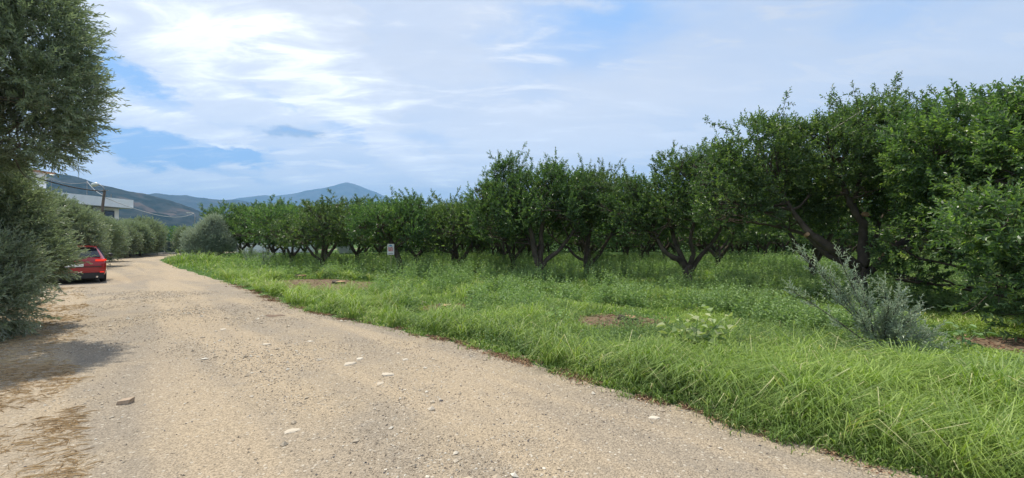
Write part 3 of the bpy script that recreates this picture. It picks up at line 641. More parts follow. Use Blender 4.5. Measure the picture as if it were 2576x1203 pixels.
# far belt of trees behind the orchard and the fence
def belt(name, label, x0, y0, x1, y1, h, n, seed, LL=.35):
    rng = np.random.default_rng(seed); a = Acc(); u = rng.random(n)
    hh = h * (.75 + .5 * fbm(u * math.hypot(x1 - x0, y1 - y0) * .35, u * 0, seed, 3)); w = rng.random(n)
    P = np.stack([x0 + (x1 - x0) * u + rng.normal(size=n) * .8, y0 + (y1 - y0) * u + rng.normal(size=n) * 1.6, hh * w], 1)
    D = rng.normal(size=(n, 3)) + np.array([0, 0, .4]); N = rng.normal(size=(n, 3)) + np.array([0, 0, .8])
    leaves(a, P, D, N, LL * (.6 + .7 * rng.random(n)), LL * .5 * (.6 + .6 * rng.random(n)), np.clip(.2 + .6 * rng.random(n), 0, .9), six=False)
    return tag(a.build(name, M['citrus']), label, 'trees', kind='stuff')
belt('distant_trees', 'far mass of trees closing the view behind the orchard', -22, 66, 90, 64, 4.4, 60000, 3, .42)
belt('distant_trees', 'bright green far trees above the dark fence panel', -75, 92, -34, 80, 4.2, 16000, 4, .4)

# ------------------------------------------------------------------ olives
def olive(root, limbs, lobes, seed, ns, nl=22, LL=.062, mat='olive', zlow=None, gap=.40, lo=.55, up=.35, curve=.1, tips=0, SL=(.26, .26), LW=.2, bias=(0, 0, .15), lower=None):
    rng = np.random.default_rng(seed)
    tr = Acc(); skeleton(tr, limbs, lobes, rng, 4, .03, 8); tr.build('trunk', M['bark_olive'], root, smooth=True)
    P, Dn = crown_pts(lobes, ns, rng, gap=gap, lo=lo)
    if zlow is not None: k = P[:, 2] > zlow; P, Dn = P[k], Dn[k]
    cr = Acc(); tw = cr; D = Dn * .9 + rng.normal(size=P.shape) * .45 + np.array(bias)
    vb = .35 + .35 * fbm(P[:, 0] * 2, P[:, 1] * 2 + P[:, 2] * 2, seed, 2)
    shoots(cr, tw, P, D, SL[0] + SL[1] * rng.random(len(P)), nl, LL, LW, rng, ang=.75, curve=curve, vbase=vb, up=up, twist=1.57, jit=.35, twr=.003, droop=.06)
    c = cr.build('crown', M[mat], root)
    return c
G_OL = 'olive trees along the left side of the road'
t = thing('olive_tree', 'tall olive tree at the left edge whose dark crown overhangs the road', 'tree', (-9.85, 7.1, 0), 0, G_OL)
olive(t, [([(0, 0, -.05), (.05, .1, .8), (0, .1, 1.5)], [.22, .17, .16]), ([(0, .1, 1.4), (.5, 0, 2.4), (1.0, -.1, 3.6), (1.3, 0, 4.6)], [.12, .1, .07, .03]), ([(0, .1, 1.4), (-.3, .2, 2.6), (-.1, .2, 4.2)], [.12, .09, .04]),
          ([(0, .1, 1.4), (.5, -.6, 2.2), (.8, -1.0, 3.2)], [.1, .07, .03])],
      [((1.45, -.1, 3.55), (1.0, .9, .7)), ((1.6, 0, 4.1), (1.05, .9, .8)), ((1.4, .1, 4.9), (1.05, .9, .9)), ((.5, 0, 3.6), (1.0, .9, .9)), ((.4, .2, 4.8), (1.0, .9, 1.0)), ((1.0, .2, 5.6), (1.1, 1, .9)), ((-.6, 0, 4.2), (1.1, 1.0, 1.2)),
       ((.4, .2, 6.2), (1, 1, .8)), ((.8, -.5, 3.0), (.75, .7, .45)), ((-.2, -.4, 2.9), (.9, .8, .7)), ((.4, -.9, 3.6), (.8, .6, .8)), ((.6, -.9, 4.6), (.8, .6, .8))],
      31, 8800, nl=20, LL=.095, gap=.335, LW=.27)
t = thing('olive_tree', 'bushy low olive in front of the red car, grown down to the road edge', 'tree', (-9.96, 8.2, 0), 0, G_OL)
olive(t, [([(0, 0, -.05), (0, 0, .5)], [.12, .09]), ([(0, 0, .4), (.3, -.2, 1.3), (.5, -.2, 2.2)], [.07, .05, .02]), ([(0, 0, .4), (-.5, .1, 1.4), (-.6, .2, 2.3)], [.07, .05, .02]), ([(0, 0, .3), (.3, -.5, .7), (.4, -.8, 1.0)], [.05, .04, .02])],
      [((.0, -.2, 2.1), (.85, .8, .7)), ((.1, -.2, 1.6), (.9, .8, .7)), ((.45, -.1, 1.25), (.75, .7, .45)), ((-.7, 0, 1.9), (.9, .8, 1.0)), ((-.1, -.6, 1.1), (.9, .7, .7)), ((.15, -.9, .85), (.6, .5, .45)), ((-.6, -.8, .9), (.8, .6, .7)), ((-.2, -1.5, .6), (.55, .5, .45)), ((1.35, -1.3, .55), (.55, .5, .5)), ((1.05, -1.0, 1.1), (.6, .5, .5)), ((.8, -1.5, .6), (.6, .5, .5)), ((.5, -1.9, .5), (.6, .5, .45)), ((-.5, 0, 2.8), (.7, .7, .45))],
      32, 6800, nl=20, LL=.095, gap=.34, LW=.27)
t = thing('olive_tree', 'rounded olive tree behind the red car, in front of the street lamp', 'tree', (-18.9, 17.6, 0), 0, G_OL)
olive(t, [([(0, 0, -.05), (0, 0, .7)], [.16, .12]), ([(0, 0, .6), (.5, 0, 1.5), (.8, 0, 2.3)], [.09, .06, .03]), ([(0, 0, .6), (-.5, 0, 1.6), (-.7, 0, 2.5)], [.09, .06, .03])],
      [((.5, 0, 2.15), (1.0, 1, .8)), ((-.4, 0, 2.5), (1.1, 1, .85)), ((.9, -.1, 1.4), (.95, .9, .75)), ((-.8, -.2, 1.5), (1.1, 1, 1)), ((.2, -.6, 1.2), (1.1, .8, .9)), ((0, 0, 2.9), (.7, .7, .4))],
      33, 3600, nl=20, LL=.11, gap=.30, LW=.25)
# two hedge olives as originals, copied along the far verge
def hedge_olive(seed, h, r):
    t = thing('olive_tree', '', 'tree', (0, 0, 0), 0, G_OL); rg = np.random.default_rng(seed)
    L = [((0, 0, h * .45), (r, r * .9, h * .42)), ((.2, 0, h * .74), (r * .75, r * .7, h * .24))]
    for k in range(6): th = k * 1.05 + rg.random() * .4; L.append(((r * .55 * math.cos(th), r * .55 * math.sin(th), h * (.25 + .5 * rg.random())), (r * .55, r * .55, h * .26)))
    olive(t, [([(0, 0, -.05), (0, 0, h * .3)], [.12, .09]), ([(0, 0, h * .25), (.3, 0, h * .8)], [.08, .03])], L, seed, 2500, nl=14, LL=.16, gap=.28, SL=(.3, .3), LW=.28); return t
HP = [hedge_olive(41, 3.5, 1.7), hedge_olive(42, 3.2, 1.6)]; hu = [0, 0]
HED = [(215, 27, .9, 'olive tree of the roadside row just left of the lamp pole'), (262, 33, .80, 'olive tree at the foot of the street lamp pole'),
       (292, 40, .92, 'olive tree in the row second right of the lamp pole'), (325, 43, 1.05, 'olive tree at the middle of the far roadside row'),
       (352, 46, 1.12, 'tall dark olive near the right end of the far roadside row'), (366, 47.5, 1.0, 'last olive of the far roadside row beside the dark fence'),
       (243, 40, .95, 'olive tree standing under the white house balcony'), (150, 24, 1.05, 'olive tree of the roadside row left below the white house'), (300, 50, 1.05, 'olive tree behind the far roadside row, under the right end of the white house')]
for i, (px, dp, s, lab) in enumerate(HED):
    k = i % 2; o = HP[k] if not hu[k] else copy_tree(HP[k]); hu[k] = 1
    x, y, _ = at(px, dp); o.location = (x, y, 0); o.scale = (s, s, s); o.rotation_euler.z = i * 2.1; o['label'] = lab
# silvery bush right of the road
t = thing('olive_bush', 'large silvery olive bush at the bend, right of the road', 'bush', at(525, 35.5), 0, 'silvery olive bushes')
olive(t, [([(0, 0, -.05), (0, 0, .8)], [.12, .09]), ([(0, 0, .6), (.4, 0, 1.8), (.5, 0, 2.8)], [.06, .04, .02]), ([(0, 0, .6), (-.6, 0, 1.6)], [.06, .03])],
      [((.3, 0, 2.5), (.9, .9, .75)), ((.0, 0, 1.7), (1.4, 1.2, .95)), ((-.8, 0, 1.4), (1.0, 1, .8)), ((.9, 0, 1.5), (.95, 1, .85)), ((-.3, -.3, .8), (1.4, 1.0, .6)), ((.5, 0, 3.2), (.45, .5, .35)), ((-1.4, 0, 1.9), (.5, .5, .4)), ((1.5, 0, 1.0), (.6, .6, .45))],
      51, 4200, nl=14, LL=.13, mat='olive_pale', gap=.38, bias=(0, 0, .5), LW=.24)
t = thing('olive_bush', 'smaller darker olive bush left of the large silvery bush at the bend', 'bush', at(466, 44), 0, 'silvery olive bushes')
olive(t, [([(0, 0, -.05), (0, 0, .6)], [.1, .08]), ([(0, 0, .5), (.1, 0, 2.0)], [.06, .03])], [((0, 0, 1.3), (.9, .9, 1.0)), ((-.1, 0, 2.2), (.6, .6, .65)), ((.5, 0, .8), (.8, .8, .6))], 52, 1000, nl=12, LL=.16, gap=.3, LW=.24)
# thin olive saplings with upright shoots
def sapling(px, depth, label, stems, seed, LL=.075, group='young olive saplings in the grass', n=6):
    t = thing('olive_sapling', label, 'sapling', at(px, depth), 0, group); rng = np.random.default_rng(seed)
    tr = Acc(); B = []; D = []
    for (dx, dy, h) in stems:
        P = bez(np.array((0, 0, -.02)), np.array((dx * .3, dy * .3, h * .5)), np.array((dx, dy, h)), 7); tr.tube(P, np.linspace(.022, .005, 7), 5)
        for k in range(n * 3):
            j = rng.uniform(1.5, 6); p = np.array([np.interp(j, range(7), P[:, q]) for q in range(3)]); B.append(p); D.append(rng.normal(size=3) * .7 + np.array([dx * .5, dy * .5, .5]))
    tr.build('trunk', M['bark_olive'], t); cr = Acc()
    shoots(cr, None, np.array(B), np.array(D), .12 + .2 * rng.random(len(B)), 12, LL, .24, rng, ang=.8, twist=1.57, jit=.3)
    cr.build('crown', M['olive_pale'], t); return t
sapling(664, 25.5, 'pale olive sapling with a tall upright plume in front of the white wall', [(-.05, 0, 1.6), (.5, 0, .8), (-.5, 0, .9), (.1, .1, 1.2), (.15, -.1, .5)], 61, .10)
sapling(628, 28.5, 'pale olive sapling beside the tall grass clump near the silvery bush', [(0, 0, 1.2), (-.5, 0, 1.0), (.4, 0, .8), (.2, 0, 1.3)], 62, .11)
# silvery shrub in the foreground grass
t = thing('olive_shrub', 'silvery young olive shrub sprawling in the foreground grass at the right', 'shrub', (5.25, 6.05, 0), 0); t.scale = (.84, .84, .90)
rng = np.random.default_rng(71); tr = Acc(); B = []; D = []; Ls = []
main = [((-1.15, .4, 1.62), 40), ((-.85, .3, 1.35), 34), ((-.62, .2, 1.55), 26), ((-.85, .1, .95), 26), ((-.55, -.2, .6), 30), ((-.5, -.35, .25), 26), ((.0, 0, 1.05), 26), ((.22, 0, 1.0), 34),
        ((.42, -.1, .75), 30), ((.7, -.1, .40), 40), ((.9, -.1, .14), 34), ((-.45, -.1, 1.0), 34), ((.1, -.1, .8), 40), ((-.1, -.2, .6), 44), ((.3, -.35, .35), 34), ((-.15, -.4, .45), 36), ((-.2, -.3, .85), 34), ((.15, -.25, .6), 36), ((-1.3, .4, 1.0), 18), ((.55, .1, .55), 26), ((-.3, .2, 1.2), 24), ((.05, -.45, .2), 26), ((.5, -.3, .2), 24)]
for (e, m) in main:
    e = np.array(e, float); P = bez(np.array((0, 0, -.02)), e * np.array((.35, .35, .45)) + rng.normal(size=3) * .08 + np.array([0, 0, .1]), e, 8); tr.tube(P, np.linspace(.016, .004, 8), 5)
    for k in range(m):
        j = 7 * rng.uniform(.16, 1) ** .8; p = np.array([np.interp(j, range(8), P[:, q]) for q in range(3)]); B.append(p); D.append(unit(rng.normal(size=3)) * .8 + unit(e) * .8 + np.array([0, 0, .2])); Ls.append(.09 + .13 * rng.random())
    B.append(e); D.append(unit(e) + np.array([0, 0, .3])); Ls.append(.2)
tr.build('stems', M['bark_olive'], t); cr = Acc(); tw = cr
shoots(cr, tw, np.array(B), np.array(D), np.array(Ls) * 1.15, 13, .066, .27, rng, ang=.8, twist=1.57, jit=.3, up=.4)
c = cr.build('crown', M['olive_silver'], t)

# ------------------------------------------------------------------ grass, weeds, litter, straw
def blades(acc, P, H, W, lean, bend, v, rng):
    n = len(P); th = rng.random(n) * 6.283; fx = np.stack([np.cos(th), np.sin(th), np.zeros(n)], 1)
    ld = th + (rng.random(n) - .5) * 2.0 + np.pi / 2; L = np.stack([np.cos(ld), np.sin(ld), np.zeros(n)], 1)
    H = H[:, None]; W = W[:, None]; lean = lean[:, None]; bend = bend[:, None]; up = np.array([0, 0, 1.])
    p1 = P + up * H * .48 + L * H * lean * .35; p2 = P + up * H * .84 + L * H * (lean * .75 + bend * .18); p3 = P + up * H * (1.0 - bend * .32) + L * H * (lean * 1.1 + bend * .62)
    V = np.stack([P - fx * W * .4, P + fx * W * .4, p1 + fx * W * .5, p1 - fx * W * .5, p2 + fx * W * .36, p2 - fx * W * .36, p3], 1).reshape(-1, 3)
    i = (np.arange(n) * 7)[:, None, None]
    acc.add(V, [(np.array([(0, 1, 2, 3), (3, 2, 4, 5)])[None] + i).reshape(-1, 4), (np.array([(5, 4, 6)])[None] + i).reshape(-1, 3)], np.repeat(v, 7))
BARE = [(*ground(850, 720), 1.9, 1.5), (*ground(765, 712), 1.8, 1.5), (*ground(1545, 808), .9, .75), (*ground(1125, 775), .7, .6), (*ground(2300, 705), 2.2, 1.2), (*ground(2560, 870), .9, .6)]
def bare(x, y):
    m = np.zeros(len(x))
    for bx, by, a_, b_ in BARE: m = np.maximum(m, 1 - ((x - bx) / a_) ** 2 - ((y - by) / b_) ** 2)
    return m + (fbm(x * 2, y * 2, 77, 3) - .5) * .8
M['earth'] = mat_plain('bare_soil', (.16, .115, .075), .95, vary=.45, nscale=9, spec=.1, bump=.8)
for i, (bx, by, a_, b_) in enumerate(BARE):
    th = np.arange(48) / 48 * 2 * np.pi; rr = .85 + .35 * fbm(np.cos(th) * 2 + 5 + i, np.sin(th) * 2 + 5, 71, 3); ac = Acc()
    ac.add(np.concatenate([np.stack([a_ * rr * np.cos(th), b_ * rr * np.sin(th), np.full(48, .006)], 1), np.stack([a_ * .5 * rr * np.cos(th), b_ * .5 * rr * np.sin(th), np.full(48, .03)], 1), [(0, 0, .04)]]),
           [[(k, (k + 1) % 48, 48 + (k + 1) % 48, 48 + k) for k in range(48)], [(48 + k, 48 + (k + 1) % 48, 96) for k in range(48)]])
    o = ac.build('bare_earth', M['earth'], smooth=True); o.location = (bx, by, 0); tag(o, kind='structure')
rng = np.random.default_rng(21)
n = 620000
y = 1.3 * (46 / 1.3) ** rng.random(n) ** .95
u = rng.random(n); x0 = np.maximum(xr(y) - .05, -1.32 * y - 1.2); x1 = 1.30 * y + 1.2
# density falls with distance; reject outside
x = -1.32 * y - 1.2 + (2.62 * y + 2.4) * u
e = x - xr(y) + (fbm(y * 1.7, y * 0, 5, 4) - .5) * -.55
ed = e + (fbm(x * 1.5, y * 1.5, 9, 3) - .5) * .7 + (fbm(x * 6, y * 6, 19, 2) - .5) * .35
k = (ed > .0) | ((ed > -.28) & (rng.random(n) < .07))
k &= ~((bare(x, y) > .25) & (rng.random(n) > .06))
weedz = np.clip((y - 8.3 - .35 * x * 0) / 5, 0, 1)
k &= rng.random(n) > .55 * np.clip((y - 13) / 8, 0, 1)
x, y, ed = x[k], y[k], ed[k]; n = len(x); print('blades', n)
hn = fbm(x * .75, y * .75, 31, 3); cl = fbm(x * 2.6, y * 2.6, 33, 2)
H = (.06 + .25 * np.clip(ed / .8, 0, 1)) * (.10 + 1.6 * hn) * (.55 + .9 * cl) * (.55 + .65 * rng.random(n))
tall = np.exp(-((x + 22.5) ** 2 / 14 + (y - 31) ** 2 / 10)); H *= 1 + 1.8 * tall
_b = np.zeros(n)
for bx, by, a_, b_ in BARE: _b = np.maximum(_b, np.exp(-((x - bx) / (a_ * 1.3)) ** 4 - ((y - by + b_ * 1.1) / (b_ * 2.2)) ** 4))
H *= 1 - .78 * np.clip(_b * 1.4, 0, 1)
H *= 1 - .45 * np.clip((ed - 2.5) / 2.5, 0, 1); H *= 1 + .25 * np.clip((x - 1) / 4, 0, 1) * (y < 8)
W = (.0030 + .0045 * rng.random(n)) * (1 + .16 * y)
v = .10 + .80 * fbm(x * .55 + 8, y * .55, 41, 4) + (rng.random(n) - .5) * .42 - .12 * np.clip(1 - ed / .7, 0, 1)
v = np.clip(v, 0, .93); v = np.where(rng.random(n) < .035 + .16 * np.clip((fbm(x * .9, y * .9, 43, 3) - .55) * 4, 0, 1) + .10 * np.clip(.5 - ed, 0, 1), .97 + .03 * rng.random(n), v)
acc = Acc(); blades(acc, np.stack([x, y, np.zeros(n)], 1), H, W, .15 + .5 * rng.random(n), .5 + 1.1 * rng.random(n), v, rng)
tag(acc.build('grass', M['grass']), 'bright green uncut grass along the road and under the orchard', 'grass', kind='stuff')

# arching tufts of long grass along the verge
acc = Acc(); NT = 420
ty = 1.8 * (20 / 1.8) ** rng.random(NT); tx = xr(ty) + .15 + 3.2 * rng.random(NT) ** 1.3 * (1 + ty * .05)
k = (np.abs(tx) < ty * 1.3 + .6) & (bare(tx, ty) < .2); tx, ty = tx[k], ty[k]
m = 34; X = np.repeat(tx, m) + rng.normal(size=len(tx) * m) * .035; Y = np.repeat(ty, m) + rng.normal(size=len(tx) * m) * .035
hb = np.repeat(.26 + .28 * rng.random(len(tx)), m) * (.6 + .6 * rng.random(len(X)))
vv = np.clip(np.repeat(.35 + .4 * rng.random(len(tx)), m) + (rng.random(len(X)) - .5) * .3, 0, .93); vv = np.where(rng.random(len(X)) < .05, .99, vv)
blades(acc, np.stack([X, Y, np.zeros(len(X))], 1), hb, .0045 + .0006 * Y, .3 + .4 * rng.random(len(X)), .9 + .9 * rng.random(len(X)), vv, rng)
tag(acc.build('long_grass', M['grass']), 'arching tufts of long grass standing above the verge', 'grass', kind='stuff')

# broad-leaved weeds
def weeds(name, label, x, y, h, nl, LL, rng, mat='weed', LW=.55, vb=.5, group=None, spread=.10, stemr=.004):
    acc = Acc(); n = len(x); k = (np.arange(nl) + .7) / nl
    lean = rng.normal(size=(n, 2)) * .18
    P = np.stack([x[:, None] + lean[:, :1] * h[:, None] * k + rng.normal(size=(n, nl)) * .012, y[:, None] + lean[:, 1:] * h[:, None] * k + rng.normal(size=(n, nl)) * .012, h[:, None] * k], -1)
    th = rng.random((n, nl)) * 6.283; D = np.stack([np.cos(th), np.sin(th), .15 + .9 * k[None] ** 2 + rng.normal(size=(n, nl)) * .25], -1)
    N = np.array([0, 0, 1.]) + rng.normal(size=(n, nl, 3)) * .35
    L = (LL if np.ndim(LL) == 0 else LL[:, None]) * (.6 + .7 * rng.random((n, nl))) * (1.15 - .6 * k)[None]
    v = np.clip(vb + (rng.random((n, nl)) - .5) * .5 + .25 * (fbm(x * .8, y * .8, 55, 2)[:, None] - .5), 0, .97)
    leaves(acc, P.reshape(-1, 3), D.reshape(-1, 3), N.reshape(-1, 3), L.ravel(), (L * LW).ravel(), v.ravel(), droop=.25)
    # stems
    U = np.array([1., 0, 0]); W = np.array([0, 1., 0]); B = np.stack([x, y, np.zeros(n)], 1); T = np.stack([x + lean[:, 0] * h, y + lean[:, 1] * h, h], 1)
    th = np.arange(3) * 2.094; ring = np.cos(th)[:, None] * U + np.sin(th)[:, None] * W
    V = np.concatenate([B[:, None] + ring * stemr, T[:, None] + ring * stemr * .3], 1).reshape(-1, 3); f = np.array([(0, 1, 4, 3), (1, 2, 5, 4), (2, 0, 3, 5)])
    acc.add(V, [(f[None] + (np.arange(n) * 6)[:, None, None]).reshape(-1, 4)], .35)
    return acc.build(name, M[mat])
n = 100000; y = 6.5 * (40 / 6.5) ** rng.random(n); x = -1.3 * y + 2.6 * y * rng.random(n); e = x - xr(y)
wn = fbm(x * .45 + 3, y * .45, 61, 3)
lin = (x + .62 * y)      # weeds grow away from the verge
k = (e > 1.6) & (wn > .46 - .20 * np.clip((y - 8) / 6, 0, 1)) & (e > 2.2 + 1.2 * (wn < .55)) & ~((bare(x, y) > .0) | (bare(x, y + 1.4) > .1) | (bare(x, y + .7) > .0))
x, y = x[k], y[k]; print('weeds', len(x))
h = (.20 + .50 * fbm(x * .6, y * .6, 63, 3)) * (.6 + .7 * rng.random(len(x))) * (1 + .35 * np.clip((y - 12) / 10, 0, 1))
n3 = 11000; y3 = 2.4 * (10 / 2.4) ** rng.random(n3); x3 = xr(y3) + .25 + 5.5 * rng.random(n3); k3 = (fbm(x3 * .9, y3 * .9, 66, 3) > .47) & (np.abs(x3) < 1.3 * y3 + .6); x3, y3 = x3[k3], y3[k3]
tag(weeds('low_weeds', '', x3, y3, .14 + .28 * rng.random(len(x3)), 7, .035 + .002 * y3, rng, LW=.6, vb=.5), 'low broad-leaved weeds mixed into the verge grass', 'weeds', kind='stuff')
tag(weeds('weeds', '', x, y, h, 9, .055 + .0040 * y, rng, LW=.5, vb=.52), 'pale green broad-leaved weeds between the grass and the trees', 'weeds', kind='stuff')
# slender tall weeds under the trees
n = 5200; y = 11 * (30 / 11) ** rng.random(n); x = -.6 * y + 1.7 * y * rng.random(n); k = (x - xr(y) > 4) & (fbm(x * .5, y * .5, 64, 3) > .48) & (bare(x, y) < .1); x, y = x[k], y[k]
tag(weeds('tall_weeds', '', x, y, .55 + .5 * rng.random(len(x)), 16, .06 + .0015 * y, rng, LW=.28, vb=.35, stemr=.006), 'tall slender weeds standing in the shade under the trees', 'weeds', kind='stuff')

def one_plant(name, label, cat, px, depth, stems, seed, LL, LW=.6, mat='weed', vb=.6, group=None, nl=12):
    t = thing(name, label, cat, at(px, depth), 0, group); rng = np.random.default_rng(seed); cr = Acc(); st = Acc()
    for (dx, dy, h) in stems:
        P = bez(np.array((dx * .15, dy * .15, 0)), np.array((dx * .3, dy * .3, h * .7)), np.array((dx, dy, h)), 7); st.tube(P, np.linspace(.010, .004, 7), 5)
        k = np.linspace(.2, 1, nl); Q = np.stack([np.interp(k * 6, range(7), P[:, q]) for q in range(3)], 1); th = np.arange(nl) * 2.4 + rng.random() * 6
        D = np.stack([np.cos(th), np.sin(th), .1 + .5 * k + rng.normal(size=nl) * .2], 1); stalk = unit(D) * LL * .7
        leaves(cr, Q + stalk, D - np.array([0, 0, .35]), np.array([0, 0, 1.]) + rng.normal(size=(nl, 3)) * .3, LL * (.7 + .5 * rng.random(nl)), LL * LW * (.8 + .4 * rng.random(nl)), np.clip(vb + (rng.random(nl) - .5) * .4, 0, .95), droop=.25)
        for q_, s_ in zip(Q, stalk): st.tube([q_, q_ + s_], .0025, 3, cap=False)
    st.build('stem', M['stalk'], t); cr.build('foliage', M[mat], t); return t
one_plant('vine', 'trailing vine with large pale heart-shaped leaves in the grass left of the silvery shrub', 'vine', 1745, 5.9,
          [(.42, 0, .56), (.30, .1, .64), (.10, .1, .56), (-.15, .1, .55), (-.35, 0, .50), (-.45, -.1, .38), (0, -.1, .45), (.45, -.1, .42), (-.3, -.2, .35), (.2, -.15, .42)], 81, .125, 1.0, vb=.86, nl=8)
one_plant('leafy_plant', 'bright leafy plant left of the small board on a stake', 'plant', 937, 21.5, [(0, 0, 1.1), (.25, 0, .7), (-.25, 0, .75), (.1, .2, .9)], 82, .16, .5, vb=.8)
one_plant('leafy_plant', 'yellow-green leafy plant right of the leaning trunk beside the board', 'plant', 1075, 20.0, [(0, 0, 1.9), (.4, 0, 1.8), (-.4, 0, 1.7), (.2, .2, 1.2), (.6, 0, 1.4)], 83, .16, .5, vb=.8, mat='citrus')
one_plant('leafy_plant', 'upright dark-leaved plant in the grass in front of the two-limbed tree', 'plant', 1248, 13.5, [(0, 0, .75), (.15, 0, .5), (-.12, 0, .45)], 84, .10, .6, vb=.3)
one_plant('leafy_plant', 'yellowish sprouts inside the fork of the low-forked tree', 'plant', 1505, 20.0, [(-.3, 0, 1.5), (.1, 0, 1.6), (-.1, 0, 1.2), (.3, 0, 1.3)], 85, .12, .5, vb=.95, mat='citrus')
one_plant('leafy_plant', 'bushy leafy plant in the grass left below the vine', 'plant', 1398, 7.6, [(0, 0, .42), (.2, 0, .36), (-.2, 0, .34), (0, .15, .4), (.1, -.1, .3)], 86, .08, .6, vb=.6)
one_plant('leafy_plant', 'dark broad-leaved sprig below the hanging branches at the right', 'plant', 2420, 6.2, [(0, 0, .4), (.2, 0, .3), (-.2, .1, .3)], 87, .13, .5, vb=.1)
one_plant('leafy_plant', 'leafy weed standing tall in front of the crooked-limbed tree', 'plant', 1800, 12.0, [(0, 0, .9), (.1, 0, .7), (-.15, 0, .6), (.2, .1, .6)], 88, .08, .4, vb=.6)

# leaf litter and straw at the edges
n = 26000; y = 1.9 * (16 / 1.9) ** rng.random(n); e0 = (fbm(y * 1.7, y * 0, 5, 4) - .5) * .55
x = xr(y) + e0 + .06 + rng.normal(size=n) * .11; k = fbm(x * 2.5, y * 2.5, 91, 3) > .45; x, y = x[k], y[k]; n = len(x)
acc = Acc(); th = rng.random(n) * 6.28; D = np.stack([np.cos(th), np.sin(th), .2 * rng.normal(size=n)], 1)
leaves(acc, np.stack([x, y, .008 + .018 * rng.random(n)], 1), D, np.array([0, 0, 1.]) + rng.normal(size=(n, 3)) * .4, .018 + .02 * rng.random(n) + .001 * y, .010 + .008 * rng.random(n), rng.random(n), six=False)
n2 = 9000
for bx, by, a_, b_ in BARE:
    m = 500; xx = bx + rng.normal(size=m) * a_ * .55; yy = by + rng.normal(size=m) * b_ * .55; th = rng.random(m) * 6.28
    leaves(acc, np.stack([xx, yy, .01 + .03 * rng.random(m)], 1), np.stack([np.cos(th), np.sin(th), .2 * rng.normal(size=m)], 1), np.array([0, 0, 1.]) + rng.normal(size=(m, 3)) * .5, .05 + .05 * rng.random(m), .02 + .015 * rng.random(m), rng.random(m) * .8, six=False)
tag(acc.build('leaf_litter', M['litter']), 'dry brown leaves along the road edge and on the bare patches', 'leaf litter', kind='stuff')
acc = Acc(); n = 34000
y = 1.5 * (15 / 1.5) ** rng.random(n); s_ = rng.random(n); x = xl(y) + 2.5 - 3.4 * s_ ** 1.1 + (fbm(y * 1.1, y * 0 + 4, 93, 3) - .5) * .9
k = (fbm(x * 1.3, y * 1.3, 95, 4) + .06 * (y < 5) + .50 * (rng.random(n) - .5) - .14 * (1 - s_) > .46) & (np.abs(x) < 1.3 * y + 1); x, y = x[k], y[k]; n = len(x)
th = rng.normal(size=n) * 1.0 + .2; lay = rng.random(n)
D = np.stack([np.cos(th), np.sin(th), -.02 + .16 * lay * rng.random(n)], 1); L_ = .05 + .13 * rng.random(n)
leaves(acc, np.stack([x, y, .005 + .02 * rng.random(n)], 1), D, np.array([0, 0, 1.]) + rng.normal(size=(n, 3)) * .25, L_, .0018 + .0016 * rng.random(n) + .0003 * y, np.clip(fbm(x, y, 97, 2) + (rng.random(n) - .5) * .5, 0, 1), six=False)
tag(acc.build('dry_grass', M['straw']), 'flattened straw-coloured dry grass along the left edge of the road', 'dry grass', kind='stuff')
acc = Acc(); n = 14000; y = 2.2 * (14 / 2.2) ** rng.random(n); x = xl(y) + .5 - 1.8 * rng.random(n); k = (fbm(x * 1.1, y * 1.1, 98, 3) > .5) & (np.abs(x) < 1.3 * y + 1); x, y = x[k], y[k]; n = len(x)
blades(acc, np.stack([x, y, np.zeros(n)], 1), .08 + .14 * rng.random(n), .005 + .0008 * y, .3 + .5 * rng.random(n), .5 + .6 * rng.random(n), np.clip(.3 + .5 * rng.random(n), 0, 1), rng)
tag(acc.build('verge_grass', M['grass']), 'sparse green grass under the olives left of the road', 'grass', kind='stuff')

# tree stumps, sawn flush
def stump(px, py, r, h, label, lay=False):
    h = h * .62; x_, y_ = ground(px, py); t = thing('tree_stump', label, 'stump', (x_, y_, 0), 0, 'sawn tree stumps in the grass')
    rg = np.random.default_rng(int(px)); a = Acc(); a.tube([(0, 0, -.05), (0, 0, h * .5), (.01, 0, h)], [r * 1.2, r * 1.02, r], 12, bump=.15, rng=rg); a.build('bark', M['bark'], t)
    a = Acc(); a.tube([(.01, 0, h), (.01, 0, h + .008)], r * .93, 14); a.build('cut_face', M['cutwood'], t)
stump(756, 700, .24, .20, 'flat sawn stump at the back of the bare earth patch near the road')
stump(852, 716, .24, .18, 'flat sawn stump on the right of the bare earth patch near the road')
stump(1192, 690, .20, .30, 'reddish sawn stump right beside the low V-forked tree')
stump(1118, 778, .16, .16, 'small sawn stump in the grass in front of the V-forked tree')
stump(1578, 808, .19, .14, 'sawn stump in the weeds with wood chips on its left, nearest of the stumps')
stump(1178, 757, .15, .12, 'grey sawn stump half hidden in grass below the V-forked tree')
rock('rock', 'pale rock lying in the grass left of the stumps', 1060, 765, .12, .10, .95, seed=31, group='pale rocks in the grass', cat='rock')
rock('rock', 'small white rock on the bare earth patch', 975, 718, .09, .08, 1.0, seed=32, group='pale rocks in the grass', cat='rock')

